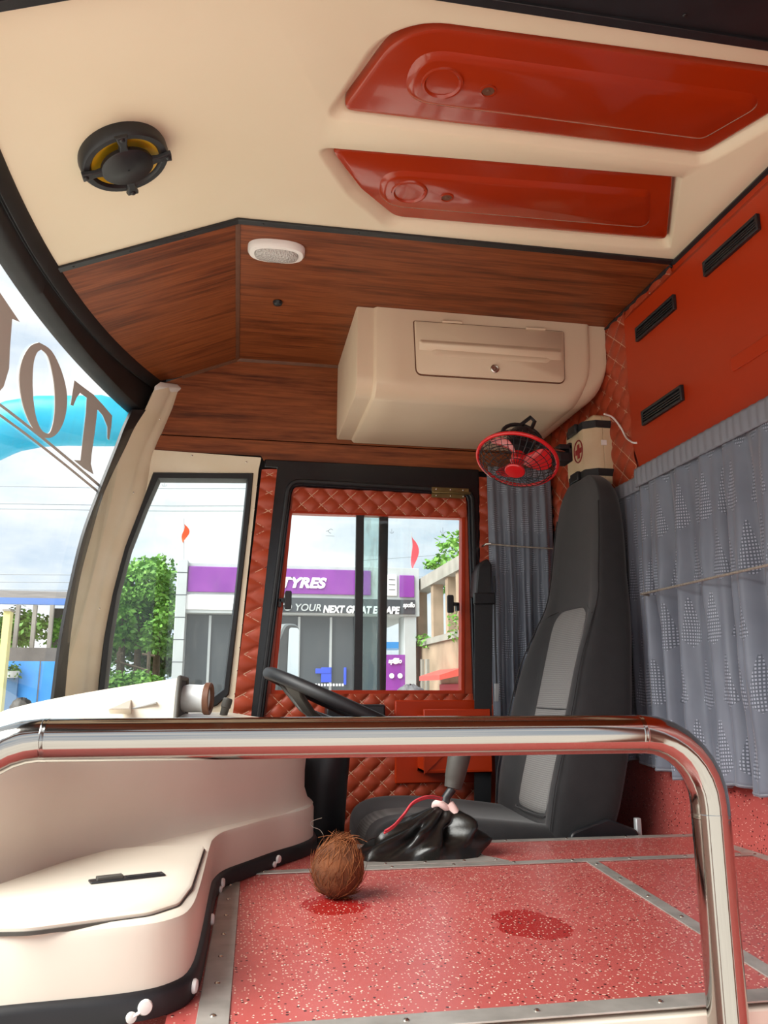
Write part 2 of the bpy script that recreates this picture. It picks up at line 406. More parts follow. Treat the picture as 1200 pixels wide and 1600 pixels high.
# black trims: cream/wood seams and the windscreen-side edge
def strip(name, path, w, h, nrm, m, parent=None, bevel=.001):
    P = [V3(p) for p in path]; n = V3(nrm).normalized(); loops = []
    for i, p in enumerate(P):
        d = (P[min(i + 1, len(P) - 1)] - P[max(i - 1, 0)]).normalized(); s = d.cross(n).normalized() * w / 2
        loops.append([p - s, p + s, p + s + n * h, p - s + n * h])
    return ob(name, loft(loops), m, parent, None, bevel)
def trim(i, g, m, label): o = ob('trim_%d' % i, g, m, None, 40, .001); struct(o, label, 'trim'); return o
def sweep(path, w, h, nrm):
    P = [V3(p) for p in path]; loops = []
    for i, p in enumerate(P):
        n = V3(nrm[i] if isinstance(nrm, list) else nrm).normalized()
        d = (P[min(i + 1, len(P) - 1)] - P[max(i - 1, 0)]).normalized(); s = d.cross(n).normalized() * w / 2
        loops.append([p - s, p + s, p + s + n * h, p - s + n * h])
    return loft(loops)
tr = trim(1, join(sweep([cz(-.49, 1.747), cz(XS, 1.747)], .02, .006, (-.39, 0, -.92) if 0 else (.39, 0, -.92)), sweep([(XS, 1.747, ZC), (XP - .005, 1.738, ZC)], .02, .006, (0, 0, -1))), blackp, 'thin black strip between cream ceiling and wood ceiling')
for x in (-.4, -.28, -.16): screw((x, 1.747, slope_z(x) - .0062), (.39, 0, -.92), tr, .7, m=blackp)
for x in (.02, .25, .5, .75, .98): screw((x, 1.745 - x * .008, ZC - .0062), (0, 0, -1), tr, .7, m=blackp)
tr = trim(2, join(sweep([cz(-.5, .975), cz(XS, .985)], .10, .014, (.39, 0, -.92)), sweep([(XS, .985, ZC), (XP, .985, ZC)], .095, .014, (0, 0, -1)),
    sweep([cz(-.5, 1.02), cz(XS, 1.03)], .018, .02, (.39, 0, -.92)), sweep([(XS, 1.03, ZC), (XP, 1.03, ZC)], .018, .02, (0, 0, -1))), blackp, 'broad black band across the ceiling nearest the entrance')
for x in (-.35, -.1): screw((x, 1.0, slope_z(x) - .0145), (.39, 0, -.92), tr, .8, m=blackp)
for x in (.15, .42, .68, .95): screw((x, 1.0, ZC - .0145), (0, 0, -1), tr, .8, m=blackp)
trim(3, join(sweep([(XS, 1.755, ZC), (XS, 2.59, ZC)], .012, .004, (.2, 0, -1)), sweep([cz(-.22, 2.588), cz(XS, 2.588)], .012, .006, (.35, -.5, -.7)), sweep([(XS, 2.588, ZC), (.32, 2.588, ZC)], .012, .006, (0, -.7, -.7))), joint, 'brown joint strips between the wood panels')
trim(4, join(sweep([(XP - .004, 1.03, ZC), (XP - .004, 1.74, ZC)], .012, .01, (-.5, 0, -1)), sweep([(XP - .004, 1.745, ZC - .004), (XP - .004, 2.14, ZC - .004)], .012, .008, (-.5, 0, -1))), blackp, 'thin black strip where ceiling meets orange partition')
trim(5, join(sweep([cz(-.50, 1.03), cz(-.492, 1.5), cz(-.48, 1.742)], .018, .008, (.39, 0, -.92)), sweep([cz(-.505, .1), cz(-.505, 1.03)], .03, .008, (.39, 0, -.92))), blackp, 'black strip along the front edge of the cream ceiling')
# --- windscreen band (deep black gasket) and glass
ys = [.05 + i * (2.61 - .05) / 42 for i in range(43)]
loops = []
for y in ys:
    x = ws_x(y, 1.2); wz = slope_z(x + .062)
    loops.append([(x - .012, y, 1.19), (x + .016, y, 1.196), (x + .028, y, 1.206), (x + .034, y, wz - .026), (x + .042, y, wz - .03), (x + .062, y, wz - .006), (x + .062, y, wz + .02), (x - .012, y, wz + .02)])
trim(6, loft(loops), blackr, 'deep curved black rubber band over the windscreen')
gl = []
for k in range(13):
    z = .1 + k * (1.2 - .1) / 12; gl.append([(ws_x(y, z), y, z) for y in [q_ for q_ in ys if q_ < 2.5] + [2.525]])
wsg = struct(ob('window_1', loft([[p for p in l] for l in gl], False, False, False), wglass, None, 60), 'large curved windscreen with grey lettering', 'windscreen')
gl = [(194, 700), (161, 770), (140, 840), (122, 910), (108, 997), (98, 1105)]; gi = [(178, 700), (149, 773), (125, 840), (105, 924), (90, 1004), (77, 1105)]
top = [(226, 642), (208, 670)]; topi = [(203, 640), (190, 668)]
A = smoothpath([PW(x, y, .010) for x, y in topi + gi], 4); B = smoothpath([PY(x, y, 2.515) for x, y in top + gl], 4); n_ = len(A)
trim(7, loft([[a, a + Vector((.010, -.004, 0)), b + Vector((.006, -.012, 0)), b, b + Vector((.0, .03, 0)), a + Vector((.004, .02, 0))] for a, b in zip(A, B)]), blackr, 'black rubber seal down the edge of the windscreen')
# --- cream corner pillar beside the windscreen
Lp = [(241, 609), (226, 642), (210, 670), (194, 700), (161, 770), (140, 840), (122, 910), (108, 997), (98, 1105)]
Rp = [(283, 609), (270, 640), (255, 672), (238, 712), (228, 770), (203, 840), (182, 910), (164, 997), (150, 1105)]
A = smoothpath([PY(x, y, 2.515) for x, y in Lp], 4); B = smoothpath([PY(x, y, 2.605) for x, y in Rp], 4); loops = []
for a, b in zip(A, B):
    d = b - a; pt = lambda t, q: a + d * t + Vector((0, -q, 0))
    loops.append([pt(0, 0), pt(.02, .012), pt(.55, .022), pt(.62, .008), pt(.70, .004), pt(.8, .006), pt(.97, .004), pt(1, -.004), b + Vector((.0, .06, 0)), a + Vector((-.03, .1, 0))])
pil = trim(8, loft(loops), creamp, 'cream corner pillar between windscreen and quarter window')
for i in (6, 16, 26): screw(B[i] * .15 + A[i] * .85 + (B[i] - A[i]) * .55 + Vector((0, -.004, 0)), (0, -1, 0), pil, .6)
ob('end_cap', loft([[A[0] + Vector((0, -.026, 0)), B[0] + Vector((.004, -.012, 0)), B[0] + Vector((0, .03, -.02)), A[0] + Vector((0, .03, -.02))], [A[0] + Vector((.02, -.02, .022)), B[0] + Vector((-.01, -.008, .016)), B[0] + Vector((-.01, .03, .01)), A[0] + Vector((.02, .03, .016))]]), whitep, pil, None, .004)

# --- driver-side wall: sheet with three window holes
def wy(x, y, Y=YW): p = PY(x, y, Y); return (p.x, p.z)
qg_in = [wy(*p) for p in [(250, 752), (385, 753), (380, 800), (366, 930), (348, 1076), (335, 1086), (300, 1098), (165, 1102), (175, 1004), (187, 930), (205, 862), (231, 795)]]
qg_out = [wy(*p) for p in [(240, 740), (396, 741), (391, 800), (376, 930), (358, 1085), (340, 1102), (300, 1116), (150, 1118), (163, 997), (177, 927), (195, 857), (223, 787)]]
dw = [wy(*p) for p in [(455, 801), (722, 809), (721, 1080), (428, 1080)]]
rwin = [(.80, .30), (1.05, .30), (1.05, .99), (.80, .99)]
wall = struct(ob('wall_back', slab([(-.56, -.62), (XP + .03, -.62), (XP + .03, 1.46), (-.25, 1.46), (-.32, 1.25), (-.52, .3)], [qg_out, inset(dw, -.012), rwin], lambda a, b: (a, YW + .012, b), lambda a, b: (a, YW + .05, b)), dark), 'driver side wall of the cabin', 'wall')
# wood strip above the windows
up = [(-.30, 2.59, slope_z(-.30)), (-.23, 2.59, slope_z(-.23)), (XS, 2.59, ZC), (XP, 2.59, ZC), (XP, YW - .012, 1.156), (-.315, YW - .012, 1.156)]
plate('wood_panel', up, (0, 1, 0), wood, wall)
plate('wood_panel', [(-.305, YW - .016, 1.152), (XP, YW - .016, 1.152), (XP, YW - .012, 1.083), (.06, YW - .012, 1.083), (.05, YW - .012, 1.100), (-.31, YW - .012, 1.100)], (0, 1, 0), wood, wall)
# quarter window: cream frame, gasket, glass
cf = [wy(*p) for p in [(229, 704), (408, 717), (404, 735), (363, 1125), (145, 1130), (157, 1040), (170, 960), (195, 850)]]
win = struct(ob('window_2', slab(cf, [qg_out], lambda a, b: (a, YW - .016, b), lambda a, b: (a, YW + .01, b)), creamp, None, None, .003), 'quarter window in a cream frame beside the driver door', 'window')
ob('gasket', join(loft([[(a, YW - .014, b) for a, b in qg_out], [(a, YW - .024, b) for a, b in inset(qg_out, .004)], [(a, YW - .024, b) for a, b in inset(qg_in, -.005)], [(a, YW - .004, b) for a, b in qg_in], [(a, YW + .02, b) for a, b in qg_in]], False, False)), blackr, win, 40)
ob('pane', loft([[(a, YW + .004, b) for a, b in qg_in], [(a, YW + .009, b) for a, b in qg_in]]), glass, win)
for p in ((300, 712), (228, 700), (385, 722)): screw(PY(p[0], p[1], YW - .017), (0, -1, 0), win, .6)
for y in range(760, 1100, 36):
    x = 407 - (y - 735) * .1075; screw(PY(x - 3, y, YW - .0165), (0, -1, 0), win, .45)
# quilted pillars either side of the door
q1 = struct(ob('trim_9', loft([[PY(x, y, YW - .02) for x, y in [(409, 734), (433, 734), (391, 1130), (362, 1130)]], [PY(x, y, YW + .01) for x, y in [(409, 734), (433, 734), (391, 1130), (362, 1130)]]]), leather), 'orange quilted pillar strip left of the driver door', 'trim')
quilt('quilting', PY(362, 1130, YW - .021), PY(391, 1130, YW - .021), PY(433, 734, YW - .021), PY(409, 734, YW - .021), (0, -1, 0), q1, .115, .062, .008, (.25, .1))
q2 = struct(ob('trim_10', loft([[(.797, YW - .024, z) for z in (-.5,)][0:0] or [(.785, YW - .02, -.55), (.84, YW - .02, -.55), (.84, YW - .02, 1.06), (.803, YW - .02, 1.06)], [(.785, YW + .01, -.55), (.84, YW + .01, -.55), (.84, YW + .01, 1.06), (.803, YW + .01, 1.06)]]), leather), 'orange quilted pillar strip right of the driver door', 'trim')
quilt('quilting', (.785, YW - .022, .2), (.84, YW - .022, .2), (.84, YW - .022, 1.055), (.803, YW - .022, 1.055), (0, -1, 0), q2, .11, .062, .007)
# --- driver's door
def wp(x, y, Y): return PY(x, y, Y)
fo = [wy(*p) for p in [(411, 719), (752, 736), (757, 745)]]
def px_poly(l): return [wy(*p) for p in l]
outer = [(.0, -.6), (.03, .27), (.102, 1.056), (.062, 1.056), (.062, 1.086), (.805, 1.086), (.805, -.6)]
inner = rpoly([wy(456, 761), wy(727, 777), (.772, -.58), (.0, -.58)][::-1], [0, 0, .02, .03][::1], 4)
inner = rpoly([(.005, -.58), (.772, -.58), wy(728, 777), wy(457, 761)], [0, 0, .02, .03], 4)
door = struct(ob('door_1', slab(outer, [inner], lambda a, b: (a, YW - .022, b), lambda a, b: (a, YW + .02, b)), blackg, None, None, .004), "driver's door in a black frame with orange quilted lining", 'door')
fr2o = inset(inner, -.022); fr2 = inset(inner, -.008)
ob('door_seal', slab(fr2o, [fr2], lambda a, b: (a, YW - .034, b), lambda a, b: (a, YW - .018, b)), blackr, door, None, .004)
dwo = dw
ob('door_panel', slab([(.005, -.58), (.772, -.58), wy(728, 777), wy(457, 761)], [dwo], lambda a, b: (a, YW - .006, b), lambda a, b: (a, YW + .02, b)), leather, door)
a0, a1 = wy(456, 763), wy(728, 779); b0, b1 = dw[0], dw[1]
quilt('quilting', (b0[0], YW - .008, b0[1] + .004), (a1[0] - .004, YW - .008, b0[1] + .004), (a1[0] - .004, YW - .008, a0[1]), (b0[0] + .004, YW - .008, a0[1]), (0, -1, 0), door, .066, .062, .007, (0, .12))
c0, c1 = dw[3], dw[2]
quilt('quilting', (.02, YW - .008, -.56), (.77, YW - .008, -.56), (.77, YW - .008, c0[1] - .008), (c0[0] - .018, YW - .008, c0[1] - .008), (0, -1, 0), door, .066, .062, .007, (.3, .2))
# sliding window
wn = ob('window_frame', slab(inset(dw, -.010), [inset(dw, .003)], lambda a, b: (a, YW - .008, b), lambda a, b: (a, YW + .03, b)), orangew, door, None, .002)
def bar(pts, Y0, Y1, m=blackp, name='mullion'): return ob(name, loft([[PY(x, y, Y0) for x, y in pts], [PY(x, y, Y0) + Vector((0, Y1 - Y0, 0)) for x, y in pts]]), m, door, None, .0015)
bar([(557, 803), (569, 803), (566, 1081), (553, 1081)], YW - .004, YW + .012)
bar([(593, 804), (607, 804), (603, 1081), (589, 1081)], YW + .012, YW + .028)
m0, m1, m2, m3 = [wy(x, y) for x, y in [(606, 804), (602, 1081), (557, 803), (553, 1081)]]
ob('pane', loft([[(p[0], YW + .020, p[1]) for p in (dw[3], m1, m0, dw[0])], [(p[0], YW + .024, p[1]) for p in (dw[3], m1, m0, dw[0])]]), glass, door)
ob('pane', loft([[(p[0], YW + .004, p[1]) for p in (m3, dw[2], dw[1], m2)], [(p[0], YW + .008, p[1]) for p in (m3, dw[2], dw[1], m2)]]), glass, door)
ob('pane', loft([[(p[0], YW + .010, p[1]) for p in (wy(568, 1081), wy(589, 1081), wy(593, 803), wy(569, 803))], [(p[0], YW + .012, p[1]) for p in (wy(568, 1081), wy(589, 1081), wy(593, 803), wy(569, 803))]]), rglass, door)
for (x, y, s) in ((450, 938, 1), (703, 944, -1)):
    c = PY(x, y, YW - .02); h = ob('window_latch', loft([[c + Vector((a * .011, -q, b * .030)) for a, b in rpoly([(-1, -1), (1, -1), (1, 1), (-1, 1)], .3, 3)] for q in (0, .012)]), blackp, door, None, .002)
    ob('latch_arm', join(boxmm(c.x - (.028 if s > 0 else -.006), c.x - (.006 if s > 0 else -.030), YW - .026, YW - .004, c.z - .006, c.z + .006), boxmm(c.x - (.03 if s > 0 else -.022), c.x - (.022 if s > 0 else -.032), YW - .026, YW - .0, c.z - .022, c.z + .004)), blackp, h, None, .001)
c = PY(704, 770, YW - .035); hg = ob('hinge', join(boxmm(c.x - .066, c.x + .066, c.y, c.y + .006, c.z + .003, c.z + .018), boxmm(c.x - .066, c.x + .050, c.y, c.y + .006, c.z - .018, c.z - .003), tube([(c.x - .066, c.y, c.z), (c.x + .07, c.y, c.z)], .005)), brass, door, None, .001)
for dx in (-.05, 0, .045):
    for dz in (.011, -.011): screw((c.x + dx, c.y - .0005, c.z + dz), (0, -1, 0), hg, .6)
# pocket, smooth panel and arm rest of the door
pa, pb = PY(617, 1093, YW - .02), PY(738, 1222, YW - .02)
ob('smooth_panel', boxmm(pa.x, .77, YW - .024, YW - .004, pb.z, pa.z - .002), orangew, door, None, .004)
ob('map_pocket', join(boxmm(.575, .79, 2.50, 2.512, .085, .275), boxmm(.575, .587, 2.50, YW - .02, .085, .255), boxmm(.778, .79, 2.50, YW - .02, .085, .255), boxmm(.575, .79, 2.50, YW - .02, .085, .095)), orangew, door, None, .002)
ar = PY(570, 1106, 2.54)
ob('arm_rest', boxmm(ar.x - .12, ar.x + .065, 2.535, YW - .02, ar.z - .035, ar.z + .010), blackp, door, None, .006)
# faint maker's marks etched on the panes (anchor-like strokes)
etch = mat('etched_mark', '#9AA3A8', .6)
def etched(px, py, par, Y, sc=1.0):
    c = PY(px, py, Y); k = .004 * sc
    ob('glass_mark', join(tube([c + Vector((0, 0, 2 * k)), c - Vector((0, 0, 1.6 * k))], .0005, 4), tube([c + Vector((1.6 * k * math.cos(a), 0, -.2 * k + 1.6 * k * math.sin(a))) for a in [PI + PI * t_ / 8 for t_ in range(9)]], .0005, 4)), etch, par)
etched(692, 829, door, YW + .0035, 1.4); etched(612, 830, door, YW + .0035); etched(257, 756, win, YW + .0035, 1.2)
c = PY(517, 830, YW + .0195); ob('glass_mark', join(tube([c + Vector((.008 * math.cos(a), 0, .007 * math.sin(a))) for a in [.6 + 4.2 * t_ / 10 for t_ in range(11)]], .0007, 4), tube([c + Vector((-.016, 0, -.001)), c + Vector((-.008, 0, .001))], .0007, 4), tube([c + Vector((-.018, 0, -.016)), c + Vector((.012, 0, -.017))], .0005, 4)), etch, door)
# rear side window (mostly behind the curtain)
w3 = struct(ob('window_3', slab(rwin, [inset(rwin, .014)], lambda a, b: (a, YW + .0, b), lambda a, b: (a, YW + .05, b)), blackp), 'side window behind the grey curtain beside the seat', 'window')
ob('pane', boxmm(.81, 1.04, YW + .02, YW + .025, .31, .98), glass, w3)
# --- partition wall on the right
part = struct(ob('wall_right', boxmm(XP, XP + .03, -.05, 2.70, -.62, 1.46), vinylw), 'partition wall behind the driver, red speckled vinyl at the foot', 'wall')
prof = [(1.43, .004), (1.405, .004), (1.372, .030), (1.0, .030), (.955, .012), (.90, .008)]
yA = 2.0
lp = []
for y, k in ((.3, 1), (1.975, 1), (1.992, .6), (2.004, .05)): lp.append([(XP - d * k - .0005, y, z) for z, d in prof] + [(XP + .004, y, .9), (XP + .004, y, 1.43)])
pan = ob('moulded_panel', loft(lp), orangew, part, 30)
quilt('quilting', (XP - .003, 2.006, .88), (XP - .003, YW, .88), (XP - .003, YW, 1.43), (XP - .003, 2.006, 1.43), (-1, 0, 0), part, .085, .07, .006)
quilt('quilting', (XP - .003, 1.75, 1.398), (XP - .003, 2.01, 1.36), (XP - .003, 2.01, 1.43), (XP - .003, 1.75, 1.43), (-1, 0, 0), part, .085, .07, .005)
em = rpoly([(1.2, 1.065), (1.54, 1.065), (1.54, 1.10), (1.2, 1.10)], .008, 3)
e0 = PX(1143, 562, XP - .03); e1 = PX(1200, 530, XP - .03); e2 = PX(1143, 584, XP - .03)
ob('emboss', slab(rpoly([(e1.y - .2, e2.z), (e0.y, e2.z), (e0.y, e0.z + .002), (e1.y - .2, e0.z + .002)], .01, 3), [], lambda a, b: (XP - .0305, a, b), lambda a, b: (XP - .0335, a, b)), orangew, pan, None, .002)
def vent(y0, y1, z0, z1, label):
    v = thing('air_vent', label, 'vent', (XP - .031, (y0 + y1) / 2, z0), 'black slotted vents in the orange partition'); fo_ = [(y0, z0), (y1, z0), (y1, z1), (y0, z1)]; fi = inset(fo_, .007)
    ob('vent_frame', slab(fo_, [fi], lambda a, b: (XP - .040, a, b), lambda a, b: (XP - .0305, a, b)), blackp, v, None, .0015)
    ob('vent_back', slab(fi, [], lambda a, b: (XP - .0325, a, b), lambda a, b: (XP - .0305, a, b)), dark, v)
    zz = [z0 + .007 + (z1 - z0 - .014) * k / 4 for k in range(1, 4)]
    for z in zz: ob('slat', xf(boxmm(-.004, .002, y0 + .006, y1 - .006, -.0018, .0018), Matrix.Translation((XP - .034, 0, z))), blackp, v, None, .0005)
vent(1.36, 1.566, 1.288, 1.326, 'black slotted vent on orange partition, nearest the top right corner')
vent(1.70, 1.902, 1.273, 1.314, 'black slotted vent on orange partition beside the wood ceiling corner')
vent(1.70, 1.902, 1.030, 1.071, 'black slotted vent on orange partition just above the grey curtain')
# --- entrance side behind the viewer: header over the doorway and the panel beside it, unseen, added for rail reflections, opened for fill light
ent = struct(ob('wall_front', join(boxmm(-.5, XP, -.20, -.14, 1.24, 1.46), boxmm(.95, XP, -.20, -.14, -.62, 1.46), boxmm(-.55, -.46, -.20, -.14, -.62, 1.46)), wood), 'unseen entrance side wall with an open doorway, added for rail reflections', 'wall')
# --- floor: raised engine deck with gear opening, step face, driver's footwell
hole = [(.262, 1.675), (.50, 1.675), (.50, 1.82), (.262, 1.82)]
fl = struct(ob('floor', slab([(-.06, .905), (XP, .905), (XP, 1.848), (-.06, 1.848)], [hole], lambda a, b: (a, b, 0), lambda a, b: (a, b, -.02)), vinyl), 'raised engine deck covered in red speckled vinyl', 'floor')
ob('deck_riser', join(boxmm(-.9, XP, .905, .915, -.62, -.02), boxmm(-.1, XP, 1.835, 1.848, -.62, -.02)), creamb, fl)
ob('footwell', join(boxmm(-.7, XP, 1.848, 2.66, -.60, -.58), boxmm(-.9, XP, -.1, .905, -.62, -.60)), vinyl, fl)
ob('bulkhead_light_block', join(boxmm(-.70, -.66, .1, 2.6, -.62, .2)), creamb, fl)  # unseen front wall, added to stop light coming in below the dash
def alum(i, path, w, nrm, label, screws, h=.0022, s=.8):
    o = ob('trim_%d' % i, sweep(path, w, h, nrm), alu, None, None, .0006); struct(o, label, 'trim'); P = [V3(p) for p in path]
    for t in screws:
        L = sum((P[k + 1] - P[k]).length for k in range(len(P) - 1)) * t; k = 0
        while k < len(P) - 2 and L > (P[k + 1] - P[k]).length: L -= (P[k + 1] - P[k]).length; k += 1
        d = (P[k + 1] - P[k]).normalized(); screw(P[k] + d * L + V3(nrm).normalized() * h, nrm, o, s)
    return o
ev = lambda n, a=.04, b=.96: [a + (b - a) * i / (n - 1) for i in range(n)]
alum(11, [(.14, 1.860, 0), (XP, 1.846, 0)], .024, (0, 0, 1), 'aluminium edge strip along the far edge of the red deck', ev(7))
alum(12, [(.02, 1.628, .0004), (XP, 1.622, .0004)], .026, (0, 0, 1), 'aluminium strip across the red deck in front of the gear lever', ev(9))
alum(13, [(.712, 1.61, 0), (.650, .94, 0)], .024, (0, 0, 1), 'aluminium strip running towards the viewer across the deck', ev(6))
alum(14, [(-.012, .93, 0), (.002, 1.56, 0)], .034, (0, 0, 1), 'aluminium strip along the side of the cream dashboard base', ev(7))
alum(15, [(.0, .907, .0005), (XP, .907, .0005)], .034, (0, 0, 1), 'aluminium strip along the front edge of the red deck', ev(8))
alum(16, [(1.074, 1.0, 0), (1.074, 1.84, 0)], .02, (-.3, 0, 1), 'aluminium strip where the deck meets the partition', ev(5))
ob('edge_nosing', boxmm(0, XP, .885, .905, -.05, -.004), creamb, fl, None, .002)

# ================================================================== DASHBOARD
dash = thing('dashboard', 'cream moulded dashboard with a low step box at its near end', 'dashboard', (-.3, 1.5, 0))
ZL = .095
Fp = smoothpath([(-.95, .93, 0), (-.4, .935, 0), (-.2, .95, 0), (-.10, .962, 0), (-.058, .985, 0), (-.040, 1.03, 0), (-.034, 1.15, 0), (-.030, 1.40, 0), (-.026, 1.47, 0), (-.010, 1.535, 0), (.03, 1.60, 0), (.085, 1.685, 0), (.135, 1.75, 0), (.168, 1.815, 0), (.178, 1.89, 0), (.165, 2.0, 0), (.10, 2.2, 0)], 4)
Fp = [(p.x, p.y) for p in Fp]; back = [(-.64, 2.2), (-.72, 1.4), (-.95, 1.2)]
def ring(curve, z, bk=back): return [(x, y, z) for x, y in curve] + [(x, y, z) for x, y in bk]
def offs(curve, d):
    out = []
    for i, p in enumerate(curve):
        a = Vector(curve[max(i - 1, 0)]); b = Vector(curve[min(i + 1, len(curve) - 1)]); t = (b - a).normalized(); n = Vector((-t.y, t.x)); out.append(tuple(Vector(p) + n * d))
    return out
base_loops = [ring(Fp, .0), ring(Fp, ZL - .012), ring(offs(Fp, .003), ZL - .004), ring(offs(Fp, .012), ZL)]
ob('step_box', loft(base_loops, True, True), creamb, dash, 40)
# upper body: concave face that grows out of the ledge
Up0 = smoothpath([(-.75, .86, 0), (-.48, .98, 0), (-.36, 1.06, 0), (-.285, 1.17, 0), (-.225, 1.30, 0), (-.13, 1.44, 0), (-.02, 1.58, 0), (.06, 1.685, 0), (.115, 1.76, 0), (.15, 1.83, 0), (.162, 1.90, 0), (.15, 2.0, 0), (.09, 2.25, 0), (.05, 2.50, 0)], 4)
Up0 = [(p.x, p.y) for p in Up0]; bk2 = [(-.55, 2.50), (-.62, 2.2), (-.70, 1.5), (-.80, 1.0)]
def topz(x, y): return 0
lv = [(-.016, ZL - .004), (-.004, ZL + .006), (.004, ZL + .03), (.004, .16), (-.0, .21), (.006, .240), (.018, .256), (.04, .265), (.08, .270)]
def blend(d):
    out = []; o_ = offs(Up0, d); return o_
loopsU = [ring(blend(d), z, bk2) for d, z in lv]
ub = ob('upper_body', loft(loopsU, True, True), creamb, dash, 45)
# bulge of the right-hand end, from ledge to the deck
# instrument hood: ramp rising from the windscreen base to its lip
hood = []
for t in [i / 10 for i in range(11)]:
    x = -.56 + .42 * t; h = .012 + .090 * t ** .7; y0, y1 = 1.93 + .05 * t, 2.46 - .06 * t; cr_ = []
    for k in range(13):
        s = k / 12; yy = y0 + (y1 - y0) * s; cr_.append((x, yy, .262 + h * min(1, math.sin(PI * s) * 2.2) ** .8 if 0 < s < 1 else .255))
    hood.append(cr_)
ob('instrument_hood', loft(hood, True, True), creamb, dash, 50)
lip = hood[-1]
ob('hood_lip', tube([Vector(p) + Vector((.002, 0, .001)) for p in lip], .006, 8), greyr, dash, 60)
ob('instrument_panel', loft([[Vector(p) + Vector((.001, 0, -.004)) for p in lip], [Vector(p) + Vector((-.03, 0, -.008)) for p in lip]]), dark, dash)
# fin and metal plate lying on top of the dash
f0, f1, f2 = PY(168, 1108, 1.9), PY(205, 1092, 2.0), PY(203, 1108, 1.95)
ob('dash_fin', loft([[f0, f2, f1], [f0 + Vector((0, .03, -.012)), f2 + Vector((0, .03, -.012)), f1 + Vector((0, .04, -.02))]]), creamb, dash, None, .002)
p0 = PY(240, 1098, 2.02)
ob('metal_plate', xf(boxmm(-.06, .02, -.03, .03, -.002, .002), Matrix.Translation((p0.x - .01, 2.02, p0.z - .004)) @ Matrix.Rotation(-.25, 4, 'Y')), silver, dash, None, .001)
fasc0 = mat('pod_grey', '#C9CCCE', .35)
# air vent pod: short tube with an open, brown-lined mouth
c = PY(287, 1091, 2.08); ax = Vector((1, -.18, -.02)).normalized()
pod = ob('vent_pod', lathe([(.010, .0), (.031, .0), (.034, .012), (.033, .045), (.036, .052), (.036, .062), (.031, .064), (.026, .056), (.023, .02), (.0, .018)], c, ax, 28), fasc0, dash, 35)
ob('pod_rim', lathe([(.0365, .052), (.039, .054), (.039, .066), (.0365, .068), (.029, .066), (.0265, .050)], c, ax, 28, False, False), joint, pod, 40)
k0 = PY(349, 1112, 2.2); ob('dash_knob', lathe([(.010, 0), (.011, .02), (.013, .022), (.013, .042), (.010, .046)], k0 + Vector((0, 0, -.01)), (.25, 0, 1), 18), greyr, dash, 35)
# lid of the step box with flush latch
lid_px = [(-60, 1478), (110, 1458), (232, 1437), (285, 1415), (306, 1385), (316, 1326), (210, 1331), (130, 1341), (86, 1357), (-60, 1462)]
lid2 = [(p.x, p.y) for p in [PZ(x, y, ZL) for x, y in lid_px]]
lid2 = rpoly([(-.36, .905 + .06), (-.20, .955 - .01), (-.085, .985), (-.056, 1.02), (-.046, 1.10), (-.040, 1.36), (-.12, 1.366), (-.18, 1.35), (-.23, 1.27), (-.29, 1.13)], [.01, .05, .03, .03, .02, .012, .02, .03, .05, .02], 4)
lid = ob('box_lid', loft([[(x, y, ZL - .004) for x, y in inset(lid2, .001)], [(x, y, ZL + .004) for x, y in lid2], [(x, y, ZL + .0065) for x, y in inset(lid2, .0035)]]), creamb, dash, 40)
ob('lid_gap', loft([[(x, y, ZL + .0008) for x, y in inset(lid2, -.0018)], [(x, y, ZL - .003) for x, y in inset(lid2, -.0018)]]), greyr, dash)
la, lb = PZ(140, 1379, ZL + .007), PZ(256, 1366, ZL + .007); d = (lb - la).normalized(); s_ = Vector((-d.y, d.x, 0)) * .010; zz = Vector((0, 0, 1))
lq = [la - s_, lb - s_, lb + s_, la + s_]
lt = ob('lid_latch', loft([[p - zz * .002 for p in lq], [p + zz * .002 for p in lq]]), blackp, lid, None, .001)
cc = (la + lb) / 2
def bar3(a, b, w, z0, z1):
    s = Vector((-(b - a).y, (b - a).x, 0)).normalized() * w; q = [a - s, b - s, b + s, a + s]; return loft([[p + zz * z0 for p in q], [p + zz * z1 for p in q]])
ob('latch_slot', bar3(la + d * .045, lb - d * .006, .0055, .001, .0026), dark, lt)
ob('latch_lever', bar3(la + d * .008, la + d * .040, .006, .001, .006), greyr, lt, None, .001)
# rubber skirting and white screw caps
rub = []
for d0, z0 in ((-.002, 0), (-.008, .001), (-.008, .020), (-.005, .026), (.001, .028)): rub.append([(x, y, z0) for x, y in offs(Fp, d0)])
rb = ob('rubber_skirting', loft(rub, False, False, False), blackr, dash, 50)
def nearest(px, py, z=.014):
    q = PZ(px, py, z); best = min(range(1, len(Fp) - 1), key=lambda i: (Fp[i][0] - q.x) ** 2 + (Fp[i][1] - q.y) ** 2); a = Vector(Fp[best - 1]); b = Vector(Fp[best + 1]); t = (b - a).normalized(); return Vector((Fp[best][0], Fp[best][1], z)), Vector((t.y, -t.x, 0)), Vector((t.x, t.y, 0))
for i, (x, y, op) in enumerate([(230, 1585, 1), (317, 1545, 0), (338, 1430, 0), (358, 1378, 1), (432, 1344, 1)]):
    q, n, tt = nearest(x, y); q = q + n * .008
    sc = ob('screw_cap', lathe([(.0075, 0), (.0078, .002), (.0065, .0042), (.003, .005)], q, n, 16), whitep, rb, 40)
    if op:
        ob('cap_hinge', join(tube([q + n * .001, q + n * .003 - tt * .007 - zz * .004, q + n * .003 - tt * .012 - zz * .006], .0018, 6), lathe([(.0052, 0), (.0056, .003), (.0035, .004)], q - tt * .014 - zz * .007, n, 14)), whitep, sc, 40)

